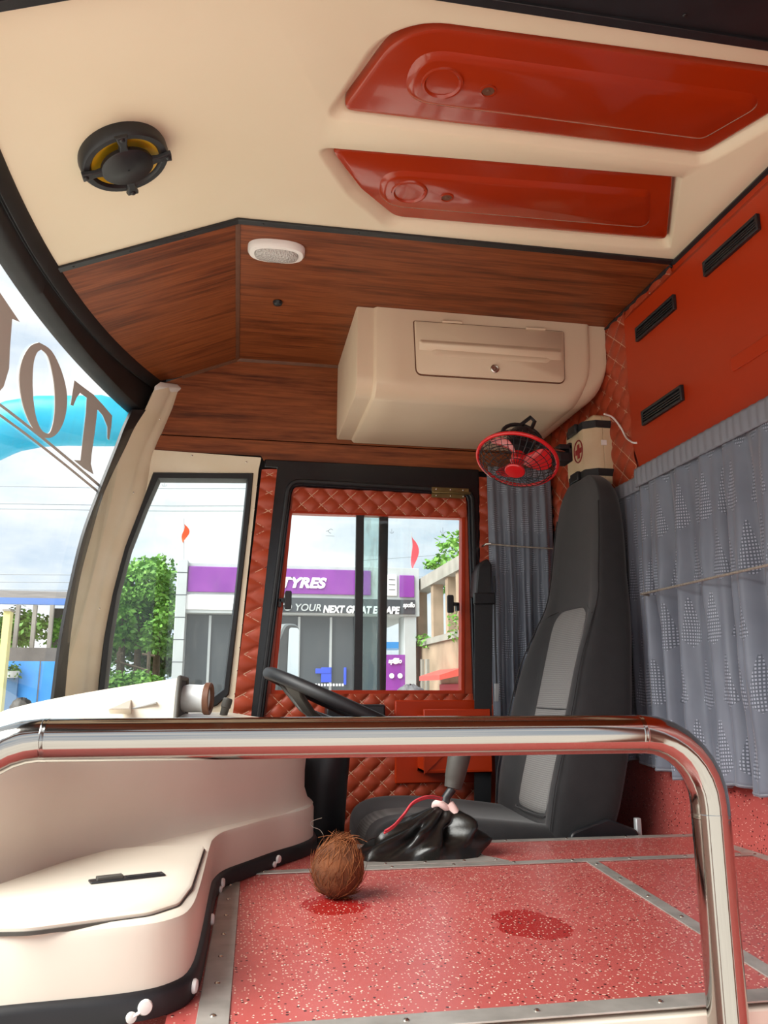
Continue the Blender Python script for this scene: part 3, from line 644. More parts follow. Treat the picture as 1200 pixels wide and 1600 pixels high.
# ================================================================== HANDRAIL
YR = .85; R = .0205
xa, xb, zt, rr = -.205, .442, .2905, .075
path = []
for k in range(9):
    a = PI / 2 * k / 8; path.append((xb + rr * math.sin(a) - .0, YR, zt - rr + rr * math.cos(a)))
path = [(xa + .02, YR, zt)] + [(xa + .02 + (xb - xa - .02) * i / 8, YR, zt) for i in range(1, 8)] + path
path += [(xb + rr, YR, zt - rr - .05 * i) for i in range(1, 17)]
leftp = []
for k in range(1, 9):
    a = PI / 2 * k / 8; leftp.append((xa + .02 - rr * math.sin(a), YR - .012 * math.sin(a), zt - rr + rr * math.cos(a)))
leftp += [(xa + .02 - rr, YR - .012, zt - rr - .05 * i) for i in range(1, 17)]
hr = thing('handrail', 'bent chrome tube handrail in front of the deck', 'handrail', (.15, YR, -.6))
ob('rail_tube', tube(leftp[::-1] + path, R, 32), chrome, hr, 60)
for q, dd in (((xb - .004, YR, zt), (1, 0, 0)), ((xb + rr, YR, zt - rr - .012), (0, 0, -1)), ((xa + .025, YR, zt), (1, 0, 0))):
    ob('weld_bead', lathe([(R + .0001, -.003), (R + .0003, -.0015), (R + .0001, 0), (R + .0003, .0012), (R + .0001, .003)], q, dd, 32, False, False), chrome, hr, 60)

# ================================================================== CEILING ITEMS
def hatch(lo, ring_c, rr_, key_c, slot, label):
    h = thing('ceiling_hatch', label, 'hatch', (ring_c[0], ring_c[1], ZC), 'glossy orange ceiling hatches'); z = ZC + .034
    ob('hatch_lid', loft([[(x, y, z) for x, y in lo], [(x, y, z - .016) for x, y in lo], [(x, y, z - .021) for x, y in inset(lo, .003)], [(x, y, z - .023) for x, y in inset(lo, .009)]], False, True), orange, h, 40)
    zb = z - .023
    ob('embossed_panel', loft([[(x, y, zb + .001) for x, y in slot], [(x, y, zb - .006) for x, y in inset(slot, .010)], [(x, y, zb - .008) for x, y in inset(slot, .018)]], False, True), orange, h, 40)
    zc = zb - .008
    lt_ = ob('round_latch', lathe([(rr_ + .006, -.001), (rr_ + .004, .0035), (rr_, .004), (rr_ - .003, .001), (rr_ - .004, -.0005), (0.001, -.0008)], (ring_c[0], ring_c[1], zc), (0, 0, -1), 36, False, True), orange, h, 40)
    kh = ob('key_hole', lathe([(.016, -.001), (.016, .0022), (.0125, .0028), (.0115, -.001)], (key_c[0], key_c[1], zc), (0, 0, -1), 20, False, False), orange, h, 40)
    ob('lock_core', lathe([(.0116, 0), (.0116, .0006), (.004, .0006), (.003, .0025), (.0001, .0025)], (key_c[0], key_c[1], zc), (0, 0, -1), 16, False, False), joint, kh, 40)
hatch(H1i, (.332, 1.236), .034, (.421, 1.240), rpoly([(.265, 1.168), (.93, 1.165), (.955, 1.20), (.90, 1.305), (.265, 1.305)], [.07, .04, .03, .03, .07], 9), 'larger orange ceiling hatch lid, nearest the black ceiling band')
hatch(H2i, (.341, 1.572), .036, (.429, 1.577), rpoly([(.260, 1.512), (.88, 1.478), (.955, 1.625), (.285, 1.648)], [.07, .03, .03, .07], 9), 'smaller orange ceiling hatch lid beside the wood ceiling')
# loudspeaker on the sloped cream panel
sn = Vector((.39, 0, -.92)).normalized(); sc_ = Vector((-.255, 1.412, 0)); sc_.z = slope_z(-.255); 
sp = thing('loudspeaker', 'round black loudspeaker with yellow cone on the cream ceiling', 'speaker', sc_)
ob('mounting_ring', lathe([(.083, -.002), (.085, .006), (.084, .022), (.080, .027), (.070, .027), (.065, .022), (.062, .012), (.060, .006)], sc_, sn, 48, False, False), blackp, sp, 40)
ob('speaker_cone', lathe([(.066, .022), (.056, .017), (.034, .004), (.001, .0)], sc_, sn, 40, False, False), yellow, sp, 40)
ob('dust_cap', lathe([(.046, .024), (.050, .027), (.050, .034), (.045, .038), (.002, .040)], sc_, sn, 36, True, False), blackp, sp, 40)
u_, w_ = Vector((.92, 0, .39)), Vector((0, 1, 0))
for a in (20, 110, 200, 290):
    a = math.radians(a - 20); d = u_ * math.cos(a) + w_ * math.sin(a); p = sc_ + sn * .027
    ob('grille_arm', loft([[p + d * r + sn * hh + sn.cross(d) * s for s, hh in ((-wd_, 0), (wd_, 0), (wd_ * .8, .008), (-wd_ * .8, .008))] for r, wd_ in ((.038, .013), (.060, .008), (.086, .013))]), blackp, sp, None, .0015)
    screw(p + d * .080 + sn * .008, sn, sp, 1.2, m=blackp)
# oval dome lamp
lc = Vector((.057, 1.86, ZC)); dl = thing('dome_lamp', 'oval white dome lamp with clear ribbed lens on the wood ceiling', 'lamp', lc)
def oval(rx, ry, z, n=40, p=2.6): return [(lc.x + rx * math.copysign(abs(math.cos(2 * PI * k / n)) ** (2 / p), math.cos(2 * PI * k / n)), lc.y + ry * math.copysign(abs(math.sin(2 * PI * k / n)) ** (2 / p), math.sin(2 * PI * k / n)), z) for k in range(n)]
ob('lamp_base', loft([oval(.072, .044, ZC + .002), oval(.072, .044, ZC - .010), oval(.067, .039, ZC - .018), oval(.056, .030, ZC - .019), oval(.053, .027, ZC - .014)], False, True), whitep, dl, 40)
lensm = mat('ribbed_lens', '#E4E2DE', .12); b_ = lensm.node_tree.nodes['Principled BSDF']; b_.inputs['Transmission Weight'].default_value = .35
t = NT(lensm); vo = t.n('ShaderNodeTexVoronoi'); vo.inputs['Scale'].default_value = 220; t.l(t.coord(), vo.inputs['Vector']); t.bump(vo.outputs['Distance'], .9, .004)
ob('lamp_lens', loft([oval(.055, .029, ZC - .016), oval(.053, .027, ZC - .024), oval(.042, .019, ZC - .029), oval(.02, .008, ZC - .031)], False, True), lensm, dl, 50)
ob('lamp_switch', boxmm(lc.x - .006, lc.x + .010, lc.y + .020, lc.y + .030, ZC - .024, ZC - .018), blackp, dl, None, .001)
cc = PZ(434, 471, ZC); tag(ob('ceiling_plug', lathe([(.013, 0), (.0145, .003), (.012, .010), (.006, .013), (.001, .0135)], cc, (0, 0, -1), 20), blackp, None, 40), 'small black round plug in the wood ceiling', 'plug')
# overhead locker
lk = thing('overhead_locker', 'cream moulded overhead locker fixed under the wood ceiling', 'locker', (.69, 2.4, 1.17))
def zbot(x): return 1.168 + (.12 * (1 - math.sqrt(max(0, 1 - min(1, (x - .94) / .14) ** 2))) if x > .94 else 0)
def lprof(x, off, ins=0):
    zb = zbot(x) - off + ins; yf = 2.136 - off + ins; rd_ = .055; out = [(x, yf, ZC - .0005), (x, yf + .001, zb + .13)]
    for k in range(9):
        a = PI / 2 * k / 8; out.append((x, yf + .004 + rd_ * (1 - math.cos(a)), zb + rd_ * (1 - math.sin(a))))
    return out + [(x, 2.598, zb + .0), (x, 2.598, ZC - .0005)]
xs_ = [.306 + .62 * k / 10 for k in range(11)] + [.94, .96, .98, 1.0, 1.02, 1.04, 1.055, 1.066, 1.073, 1.077]
ob('locker_body', loft([lprof(.303, 0, .006)] + [lprof(x, 0) for x in xs_] + [lprof(1.0785, 0, .004)]), creaml, lk, 40)
xs_ = [.362 + .56 * k / 8 for k in range(9)] + [.94, .96, .98, .995, 1.005, 1.015]
def cprof(x, off):
    xx_ = min(1.079, .94 + (x - .94) * 1.75) if x > .94 else x; p = lprof(xx_, off); return [(x, y, z) for _, y, z in p]
ob('locker_front', loft([cprof(.352, -.002), cprof(.358, .006)] + [cprof(x, .009) for x in xs_] + [cprof(1.020, .006), cprof(1.024, -.002)]), creaml, lk, 40)
ld = rpoly([(.478, 1.228), (.930, 1.232), (.935, 1.396), (.472, 1.392)], [.02, .02, .004, .004], 5)
ob('door_gap', slab(inset(ld, -.003), [], lambda a, b: (a, 2.1255, b), lambda a, b: (a, 2.13, b)), joint, lk)
ldo = ob('locker_door', loft([[(x, 2.128, z) for x, z in ld], [(x, 2.122, z) for x, z in ld], [(x, 2.120, z) for x, z in inset(ld, .003)]], False, True), creaml, lk, 35)
ob('door_ridge', loft([[(.485, 2.121, 1.335), (.925, 2.121, 1.340), (.925, 2.121, 1.300), (.485, 2.121, 1.300)], [(.49, 2.110, 1.322), (.92, 2.110, 1.326), (.90, 2.119, 1.302), (.51, 2.119, 1.302)]], False, True), creaml, ldo, None, .004, 0, 3)
ob('door_ridge', loft([[(x, 2.121, z) for x, z in rpoly([(.53, 1.284), (.88, 1.288), (.90, 1.305), (.51, 1.305)], .01, 4)], [(x, 2.117, z) for x, z in rpoly([(.545, 1.292), (.865, 1.294), (.88, 1.305), (.53, 1.305)], .008, 4)]], False, True), creaml, ldo, None, .002)
ob('lock', lathe([(.013, 0), (.013, .004), (.010, .006), (.0095, .003), (.004, .003), (.003, .005), (.0005, .005)], (.712, 2.120, 1.258), (0, -1, 0), 20, False, False), steel, ldo, 40)
for x in (.585, .845): ob('hinge', join(tube([(x - .03, 2.119, 1.3965), (x + .03, 2.119, 1.398)], .004, 10)), creaml, ldo, 40)
# fan hanging beside the locker
fc = PY(808, 719, 2.06); fd = (-(FW) * .55 + (RT * -.304 - UP * .953) * .83).normalized()
fan = thing('cabin_fan', 'small red and black cabin fan hanging under the cream locker', 'fan', fc)
fu, fw2 = frame(fd); RF = .112
def cir(r, h, n=40): return [fc + fd * h + (fu * math.cos(2 * PI * k / n) + fw2 * math.sin(2 * PI * k / n)) * r for k in range(n)]
ob('fan_ring', tube(cir(RF, 0, 48), .0055, 10, True), redp, fan, 60)
def rib(a, prof): return [fc + fd * h + (fu * math.cos(a) + fw2 * math.sin(a)) * r for r, h in prof]
gsf = [tube(cir(r, h), .0011, 5, True) for r, h in ((.092, .024), (.070, .032), (.05, .036), (.104, .012))]
for k in range(36): gsf.append(tube(rib(2 * PI * k / 36, [(.026, .038), (.06, .035), (.092, .024), (.106, .010), (RF, 0)]), .0009, 4))
ob('front_guard', join(*gsf), blackp, fan, 60)
gsf = [tube(cir(r, h), .0011, 5, True) for r, h in ((.104, -.018), (.086, -.036), (.06, -.046))]
for k in range(36): gsf.append(tube(rib(2 * PI * k / 36, [(RF, 0), (.108, -.014), (.092, -.032), (.065, -.045), (.04, -.048)]), .0009, 4))
ob('rear_guard', join(*gsf), blackp, fan, 60)
ob('hub_badge', lathe([(.028, .034), (.0285, .040), (.026, .043), (.001, .045)], fc, fd, 28), redp, fan, 40)
for k in range(3):
    a0 = 2 * PI * k / 3 + .5; L = []
    for r, wdt, tw in ((.016, .25, .012), (.04, .42, .014), (.065, .46, .013), (.085, .40, .010), (.095, .26, .006)):
        row = []
        for s in (-1, -.5, 0, .5, 1):
            a = a0 + wdt * s + r * 3; row.append(fc + fd * (-.006 - tw * s) + (fu * math.cos(a) + fw2 * math.sin(a)) * r)
        L.append(row + [p - fd * .0015 for p in row[::-1]])
    ob('fan_blade', loft(L), redp, fan, 60)
ob('fan_spindle', lathe([(.018, -.022), (.020, .004), (.014, .010), (.001, .012)], fc, fd, 20), redp, fan, 40)
ob('motor_housing', lathe([(.03, -.048), (.040, -.050), (.042, -.075), (.036, -.098), (.015, -.108), (.001, -.109)], fc, fd, 28, True, False), blackp, fan, 40)
# yoke and clamp that hold the fan
mh = fc - fd * .085; kk = RT * .95 - UP * .3; kk = (kk - fd * kk.dot(fd)).normalized()
arc = [mh + kk * (.058 * math.cos(a)) - fd * (.045 * math.sin(a)) for a in [PI * i / 12 for i in range(13)]]
ob('yoke', join(tube(arc, .006, 8), tube([mh - kk * .058, mh - kk * .036], .007, 8), tube([mh + kk * .058, mh + kk * .036], .007, 8)), blackp, fan, 60)
apex = arc[6]; ap2 = PY(829, 652, 2.10); 
ob('bracket', join(tube([mh + kk * .0 - fd * .045, ap2 + Vector((-.035, 0, -.028)), ap2, ap2 + Vector((.012, 0, -.012)), mh + kk * .02 - fd * .03], .006, 8)), blackp, fan, 60)
c1 = PY(881, 706, 2.12); 
ob('mounting_arm', join(tube([mh + kk * .058, mh + kk * .075 + Vector((0, .01, -.005)), c1], .006, 10)), chrome, fan, 60)
ob('clamp', join(boxmm(c1.x - .018, c1.x + .018, c1.y - .012, c1.y + .05, c1.z - .030, c1.z - .004), boxmm(c1.x - .018, c1.x + .022, c1.y - .012, c1.y + .05, c1.z + .006, c1.z + .02), boxmm(c1.x + .012, c1.x + .022, c1.y - .012, c1.y + .05, c1.z - .030, c1.z + .026)), blackp, fan, None, .002)
ob('hanger', tube([c1 + Vector((-.005, .05, .0)), (c1.x - .03, 2.42, 1.155)], .006, 8), blackp, fan, 60)
# first aid box on the partition
fy0, fy1, fz0, fz1 = 2.145, 2.315, .935, 1.150
fa = thing('first_aid_box', 'beige first aid box with black straps and red cross on the partition', 'first aid box', (XP, 2.25, fz0))
def far(ins, x): return [(x, y, z) for y, z in rpoly([(fy0 + ins, fz0 + ins), (fy1 - ins, fz0 + ins), (fy1 - ins, fz1 - ins), (fy0 + ins, fz1 - ins)], [.022] * 4, 4)]
ob('box_base', loft([far(0, XP - .001), far(0, XP - .030), far(.002, XP - .032)]), beige, fa, 40)
fl_ = ob('box_cover', loft([far(.002, XP - .0325), far(0, XP - .034), far(.0, XP - .055), far(.022, XP - .085), far(.024, XP - .087)]), beige, fa, 40)
ob('box_clasp', boxmm(XP - .041, XP - .024, fy0 - .004, fy0 + .001, 1.05, 1.066), whitep, fa, None, .001)
for z0, z1 in ((1.105, 1.128), (.955, .978)):
    pth = [(XP - .002, fy0 - .002), (XP - .056, fy0 - .003), (XP - .088, fy0 + .02), (XP - .090, fy0 + .08), (XP - .090, fy0 + .135)]
    ob('strap', loft([[(x, y, z0), (x, y, z1), (x + .003, y + .002, z1), (x + .003, y + .002, z0)] for x, y in pth]), webbing, fa, 30)
    ob('buckle', boxmm(XP - .100, XP - .088, fy0 + .05, fy0 + .105, z0 - .003, z1 + .003), blackp, fa, None, .003)
ec = Vector((XP - .0872, 2.205, 1.045))
ob('emblem_ring', tube([ec + Vector((-.0004, .030 * math.cos(a), .034 * math.sin(a))) for a in [2 * PI * i / 32 for i in range(32)]], .0022, 6, True), mat('dark_red_print', '#8E2226', .5), fa, 60)
ob('red_cross', slab([(x + ec.y, z + ec.z) for x, z in [(-.008, -.022), (.008, -.022), (.008, -.008), (.022, -.008), (.022, .008), (.008, .008), (.008, .022), (-.008, .022), (-.008, .008), (-.022, .008), (-.022, -.008), (-.008, -.008)]], [], lambda a, b: (ec.x - .001, a, b), lambda a, b: (ec.x + .0005, a, b)), mat('red_print', '#A0282C', .5), fa)
wa = [PX(944, 647, XP - .05), PX(957, 652, XP - .02), PX(970, 668, XP - .012), PX(978, 683, XP - .010), PX(988, 691, XP - .032), PX(995, 692, XP - .031)]
tag(ob('cable', tube(smoothpath(wa, 6), .0028, 8), whitep, None, 60), 'short white cable from the locker to the orange panel', 'cable')

# ================================================================== DRIVER'S SEAT
seat = thing('driver_seat', "high backed charcoal driver's seat with grey centre panels", 'seat', (.6, 2.175, -.58))
YS = 2.175
def fx(z): return (.79 + .27 * z) if z < .57 else .944 + .10 * (z - .57)
def interp(tab, z):
    for (a, va), (b, vb) in zip(tab, tab[1:]):
        if a <= z <= b: return va + (vb - va) * (z - a) / (b - a)
    return tab[-1][1] if z > tab[-1][0] else tab[0][1]
Wt = [(-.06, .21), (.0, .225), (.1, .238), (.3, .248), (.45, .235), (.56, .203), (.64, .183), (.74, .175), (.84, .162), (.90, .138), (.935, .10), (.948, .065)]
Tt = [(-.06, .15), (0, .17), (.2, .16), (.4, .12), (.57, .095), (.75, .085), (.88, .07), (.94, .04), (.948, .03)]
Bt = [(-.06, .02), (.1, .045), (.4, .045), (.55, .02), (.6, .006), (.8, .002), (.948, 0)]
zs = [-.06, -.045, -.02, .03, .1, .2, .3, .4, .47, .53, .58, .62, .67, .74, .80, .86, .90, .925, .94, .948]
loops = []
for z in zs:
    W, Tn, B = interp(Wt, z), interp(Tt, z), interp(Bt, z); x = fx(z); sh = .02 if z < -.04 else 0
    sec = [(-W, Tn * .75), (-W * 1.0, Tn * .35), (-W * .99, .0 - B * .3), (-W * .93, -B * .9), (-W * .78, -B), (-W * .62, -B * .35), (-W * .55, 0), (0, .004), (W * .55, 0), (W * .62, -B * .35), (W * .78, -B), (W * .93, -B * .9), (W * .99, -B * .3), (W, Tn * .35), (W, Tn * .75), (W * .85, Tn), (0, Tn * 1.05), (-W * .85, Tn)]
    loops.append([(x + t_ + sh, YS + w, z) for w, t_ in sec])
ob('backrest', loft(loops), seatd, seat, None, 0, 2)
loops = []
for z in [.015, .03, .1, .2, .30, .40, .48, .53, .555, .562]:
    W = interp([(0, .105), (.3, .115), (.45, .12), (.53, .118), (.555, .105), (.562, .095)], z); x = fx(z); q = -.006 if .02 < z < .55 else .004
    loops.append([(x + q + .004, YS - W, z), (x + q - .006, YS - W * .9, z), (x + q - .008, YS, z), (x + q - .006, YS + W * .9, z), (x + q + .004, YS + W, z), (x + .03, YS + W, z), (x + .03, YS - W, z)])
ob('backrest_insert', loft(loops), seati, seat, 60, 0, 1)
for z in (.285, .018):
    ob('seam', tube([(fx(z) - .016 + .012 * abs(k / 6 - 1) ** 6, YS - .11 + .22 * k / 12, z) for k in range(13)], .0016, 6), seatd, seat, 60)
for s in (-1, 1):
    ob('seam', tube(smoothpath([(fx(z) - interp(Bt, z) * .9 - .001, YS + s * interp(Wt, z) * .94, z) for z in (.0, .1, .2, .3, .4, .5, .58, .66, .76, .85)], 3), .0018, 6), seatd, seat, 60)
for s in (-1, 1): ob('seam', tube([(fx(.54) - .022, YS + s * .19, .535), (fx(.555) - .012, YS + s * .13, .556), (fx(.57) - .004, YS + s * .10, .562)], .0016, 6), seatd, seat, 60)
# cushion
cl = []
for x, t_, zt_ in ((.325, .04, -.03), (.335, .06, .00), (.36, .09, .022), (.42, .11, .035), (.55, .12, .03), (.68, .12, .015), (.80, .12, .0), (.87, .10, -.02)):
    W = .225 if x < .8 else .21; zb = zt_ - t_
    cl.append([(x, YS - W, zb), (x, YS - W * 1.02, zt_ - .035), (x, YS - W * .97, zt_), (x, YS - W * .82, zt_ + .012), (x, YS - W * .62, zt_ - .004), (x, YS, zt_ - .008), (x, YS + W * .62, zt_ - .004), (x, YS + W * .82, zt_ + .012), (x, YS + W * .97, zt_), (x, YS + W * 1.02, zt_ - .035), (x, YS + W, zb)])
ob('seat_cushion', loft(cl), seatd, seat, None, 0, 2)
ci = []
for x, zt_ in ((.322, -.045), (.330, -.015), (.352, .012), (.40, .027), (.50, .028), (.58, .022)): ci.append([(x - .004, YS - .10, zt_ + .001), (x - .004, YS, zt_), (x - .004, YS + .10, zt_ + .001), (x + .02, YS + .10, zt_ - .03), (x + .02, YS - .10, zt_ - .03)])
ob('cushion_insert', loft(ci), seati, seat, 60, 0, 1)
ob('seat_base', join(boxmm(.45, .86, 2.0, 2.35, -.58, -.13)), blackp, seat, None, .01)
ob('recliner_cover', loft([[(x, y, z) for x, z in rpoly([(.80, -.10), (.95, -.10), (.98, .0), (.90, .03), (.80, .0)], .02, 3)] for y in (1.925, 1.945)]), blackp, seat, None, .004)
ob('buckle_stalk', join(boxmm(.975, .99, 1.935, 1.95, -.08, .028)), silver, seat, None, .003)

# ================================================================== CURTAINS, CORDS, BELT
def curtain(name, fpos, u0, u1, z0, z1, folds, amp, label, head=.05, dens=110, seed=0, flip=1, flare=1.0):
    """hanging cloth; fpos(u, depth, z) -> point; u along the rail"""
    root = thing(name, label, 'curtain', fpos((u0 + u1) / 2, 0, z0), 'grey patterned curtains'); nv_ = 60
    def dep(u, z):
        s = (z1 - z) / (z1 - z0); a = amp * (.12 + .88 * min(1, s * 2.4) ** .8); ph = 2 * PI * folds * (u - u0) / (u1 - u0)
        n1 = 1.5 * noise.noise((u * 9 + seed, z * 1.6, seed)); n2 = noise.noise((u * 30, z * 7, seed + 3)) + .5 * noise.noise((u * 60, z * 16, seed))
        return a * (math.sin(ph + 1.2 * n1 + .5 * math.sin(2.3 * z + seed)) + .45 * math.sin(2.3 * ph + 2 * n1 + seed)) + amp * .28 * n2 * min(1, s * 3)
    V, F, UVs = [], [], []
    for j in range(nv_ + 1):
        z = z0 + (z1 - head * .35 - z0) * j / nv_; L = 0; prev = None
        for i in range(dens + 1):
            u = u0 + (u1 - u0) * i / dens; d = dep(u, z); p = V3(fpos(u, d, z + .006 * math.sin(u * 40) * (1 - j / nv_))); V.append(p)
            UVs.append((i / dens * (u1 - u0) * 1.7, z))
    for j in range(nv_):
        for i in range(dens): a = j * (dens + 1) + i; F.append((a, a + 1, a + dens + 2, a + dens + 1))
    me = bpy.data.meshes.new('curtain_cloth'); me.from_pydata(V, [], F); uvl = me.uv_layers.new(name='UVMap')
    for lp in me.loops: uvl.data[lp.index].uv = UVs[lp.vertex_index]
    me.materials.append(curtain_m); me.shade_smooth(); o = bpy.data.objects.new('curtain_cloth', me); COL.objects.link(o); attach(o, root)
    sl = o.modifiers.new('thickness', 'SOLIDIFY'); sl.thickness = .0012
    V, F = [], []; nh = 8
    for j in range(nh + 1):
        z = z1 - head + head * j / nh
        for i in range(dens + 1):
            u = u0 + (u1 - u0) * i / dens; w = .0016 * math.sin(u * 230 + 2 * noise.noise((u * 12, seed, 0))) * (1 if 0 < j < nh else .4); V.append(fpos(u, .010 + w + .002 * math.sin(PI * j / nh), z))
    for j in range(nh):
        for i in range(dens): a = j * (dens + 1) + i; F.append((a, a + 1, a + dens + 2, a + dens + 1))
    h = ob('curtain_heading', (V, F), mat('grey_heading_' + str(seed), '#7C7F88', .5), root, 60); sl = h.modifiers.new('thickness', 'SOLIDIFY'); sl.thickness = .004
    ob('hem', tube([V3(fpos(u0 + (u1 - u0) * i / dens, dep(u0 + (u1 - u0) * i / dens, z0) * .98, z0 + .004 + .006 * math.sin((u0 + (u1 - u0) * i / dens) * 40))) for i in range(dens + 1)], .003, 6), MATS['grey_heading_' + str(seed)], root, 60)
    return root
curtain('curtain', lambda u, d, z: (XP - .036 - d, u, z), .75, 1.94, .132, .918, 11, .019, 'long grey patterned curtain on the partition, nearest the handrail', .05, 260, 1)
curtain('curtain', lambda u, d, z: (XP - .024 - d * .6, u, z), 1.95, 2.50, .145, .905, 7, .012, 'grey patterned curtain on the partition behind the headrest', .04, 120, 2)
curtain('curtain', lambda u, d, z: (u, YW - .055 - d, z), .822, 1.055, -.02, 1.085, 4, .012, 'narrow grey patterned curtain between seat belt and driver seat', .03, 80, 3)
tag(ob('stretched_rope', tube([(XP - .078, .75, .573), (XP - .076, 1.90, .575), (XP - .002, 1.945, .576)], .0028, 8), ropem, None, 60), 'twisted cord stretched across the long partition curtain', 'rope')
ck = thing('stretched_rope', 'short cord across the narrow curtain beside the seat belt', 'rope', (.82, 2.54, .80))
ob('cord', tube([(.812, YW - .078, .812), (.93, YW - .080, .806), (1.04, YW - .079, .803)], .0026, 8), ropem, ck, 60)
ob('cord_hook', tube([(.806, YW - .02, .812), (.806, YW - .08, .812), (.820, YW - .084, .812)], .004, 8), steel, ck, 60)
sb = thing('seat_belt', 'black seat belt hanging from the pillar beside the driver door', 'seat belt', (.79, 2.55, -.3))
YB = YW - .085
def bx_(pts, y0, y1, m, name, parent=sb, bevel=.002): return ob(name, loft([[PY(x, y, y0) for x, y in pts], [PY(x, y, y0) + Vector((0, y1 - y0, 0)) for x, y in pts]]), m, parent, None, bevel)
bx_([(746, 893), (751, 880), (762, 872), (769, 882), (768, 930), (744, 932)], YB - .012, YW - .024, blackp, 'belt_anchor', sb, .006)
bx_([(741, 926), (774, 926), (775, 944), (741, 944)], YB - .022, YB - .006, blackp, 'belt_guide', sb, .004)
bx_([(742, 940), (770, 940), (767, 1290), (741, 1290)], YB - .014, YB - .011, webbing, 'belt_webbing', sb, .0005)
bx_([(749, 886), (766, 886), (768, 930), (745, 930)], YB - .016, YB - .013, webbing, 'belt_webbing', sb, .0005)
bx_([(773, 1068), (780, 1068), (780, 1080), (779, 1096), (773, 1096)], YB - .02, YB - .016, silver, 'latch_tongue', sb, .001)
ob('belt_webbing', tube([PY(772, 900, YB - .01), PY(774, 1000, YB - .01), PY(776, 1070, YB - .014)], .003, 6), webbing, sb, 60)

# ================================================================== STEERING
wc = Vector((.285, 2.17, .288)); wn_ = Vector((math.sin(math.radians(24)), 0, math.cos(math.radians(24)))); wu = Vector((wn_.z, 0, -wn_.x)); wv = Vector((0, 1, 0)); RW = .222
stw = thing('steering_wheel', 'black steering wheel on a dark column in front of the driver seat', 'steering wheel', (.2, 2.2, -.58))
ob('wheel_rim', tube([wc + (wu * math.cos(a) + wv * math.sin(a)) * RW for a in [2 * PI * i / 64 for i in range(64)]], .0165, 14, True), blackr, stw, 60)
for a in (40, 140, 220, 320):
    a = math.radians(a); d = wu * math.cos(a) + wv * math.sin(a); s_ = wn_.cross(d)
    ob('spoke', loft([[wc + d * r - wn_ * h + s_ * w, wc + d * r - wn_ * h - s_ * w, wc + d * r - wn_ * (h + .014) - s_ * w, wc + d * r - wn_ * (h + .014) + s_ * w] for r, h, w in ((.03, .055, .035), (.12, .040, .024), (.19, .012, .026), (.218, -.004, .034))]), greyr, stw, None, .004)
ob('horn_pad', lathe([(.075, -.085), (.085, -.07), (.085, -.05), (.075, -.038), (.001, -.032)], wc, wn_, 32), blackp, stw, 40)
ob('column_shroud', loft([[q + Vector((math.cos(2 * PI * k / 20) * r, math.sin(2 * PI * k / 20) * r * .9, 0)) for k in range(20)] for q, r in ((wc - wn_ * .06, .05), (wc - wn_ * .12, .065), (Vector((.225, 2.18, .10)), .07), (Vector((.21, 2.2, -.1)), .075), (Vector((.20, 2.2, -.35)), .08), (Vector((.19, 2.2, -.58)), .085))]), blackp, stw, 60)
ob('stalk', tube([wc - wn_ * .09 + Vector((.03, -.05, 0)), wc - wn_ * .07 + Vector((.08, -.14, .01))], [.006, .009], 10), blackp, stw, 60)

# ================================================================== GEAR LEVER
gb = thing('gear_lever', 'grey gear lever rising from a crumpled black boot on the deck', 'gear lever', (.38, 1.745, 0))
pl_o = [(.225, 1.643), (.55, 1.643), (.515, 1.70), (.520, 1.842), (.235, 1.842)]
pl_i = rpoly([(.262, 1.678), (.50, 1.678), (.495, 1.82), (.265, 1.82)], .012, 3)
gp = ob('boot_plate', slab(pl_o, [pl_i], lambda a, b: (a, b, .0032), lambda a, b: (a, b, .0004)), alu, gb, None, .0006)
for p in ((.24, 1.66), (.30, 1.655), (.38, 1.655), (.46, 1.655), (.525, 1.653), (.508, 1.70), (.508, 1.76), (.508, 1.82), (.25, 1.72), (.25, 1.80)): screw((p[0], p[1], .0032), (0, 0, 1), gp, .8)
tp = PY(694, 1258, 1.755); loops = []; nb = 56
bp = rpoly([(.258, 1.668), (.508, 1.668), (.503, 1.83), (.262, 1.83)], .05, 12)
def resample(poly, n):
    P = [Vector(p) for p in poly]; L = [0]
    for i in range(len(P)): L.append(L[-1] + (P[(i + 1) % len(P)] - P[i]).length)
    out = []
    for k in range(n):
        s = L[-1] * k / n; i = max(j for j in range(len(P)) if L[j] <= s); t_ = (s - L[i]) / max(1e-9, L[i + 1] - L[i]); out.append(P[i].lerp(P[(i + 1) % len(P)], t_))
    return out
bp = resample(bp, nb); c0 = Vector((.385, 1.748))
for j in range(15):
    t_ = j / 14; cx, cy = c0.x + (tp.x - c0.x) * t_ ** .8, c0.y + (tp.y - c0.y) * t_; row = []
    for k, p in enumerate(bp):
        a = 2 * PI * k / nb; r_ = (1 - t_) ** .85 * .93 + .07; bul = math.sin(PI * t_)
        fold = 1 + .34 * bul * math.sin(5 * a + 3.2 * t_ + .8) + .24 * bul * math.sin(11 * a - 6 * t_) + .30 * bul * noise.noise((math.cos(a) * 1.5, math.sin(a) * 1.5, t_ * 3))
        x = cx + (p.x - c0.x) * r_ * (1 if t_ < .05 else fold); y = cy + (p.y - c0.y) * r_ * (1 if t_ < .05 else fold)
        z = .002 + tp.z * (t_ ** .75) + .010 * bul * noise.noise((math.cos(a) * 2, math.sin(a) * 2, t_ * 5 + 4)) - .014 * bul * (1 - t_) * max(0, math.cos(a + .3)); row.append((x, y, max(.002 + .002 * j, z)))
    loops.append(row)
ob('boot', loft(loops, False, True), vinylb, gb, None, 0, 1)
g0, g1, g2 = PY(697, 1246, 1.755), PY(707, 1232, 1.755), PY(722, 1160, 1.76)
ob('lever_rod', tube([tp - Vector((0, 0, .02)), g0, g1], .0095, 14), blackp, gb, 60)
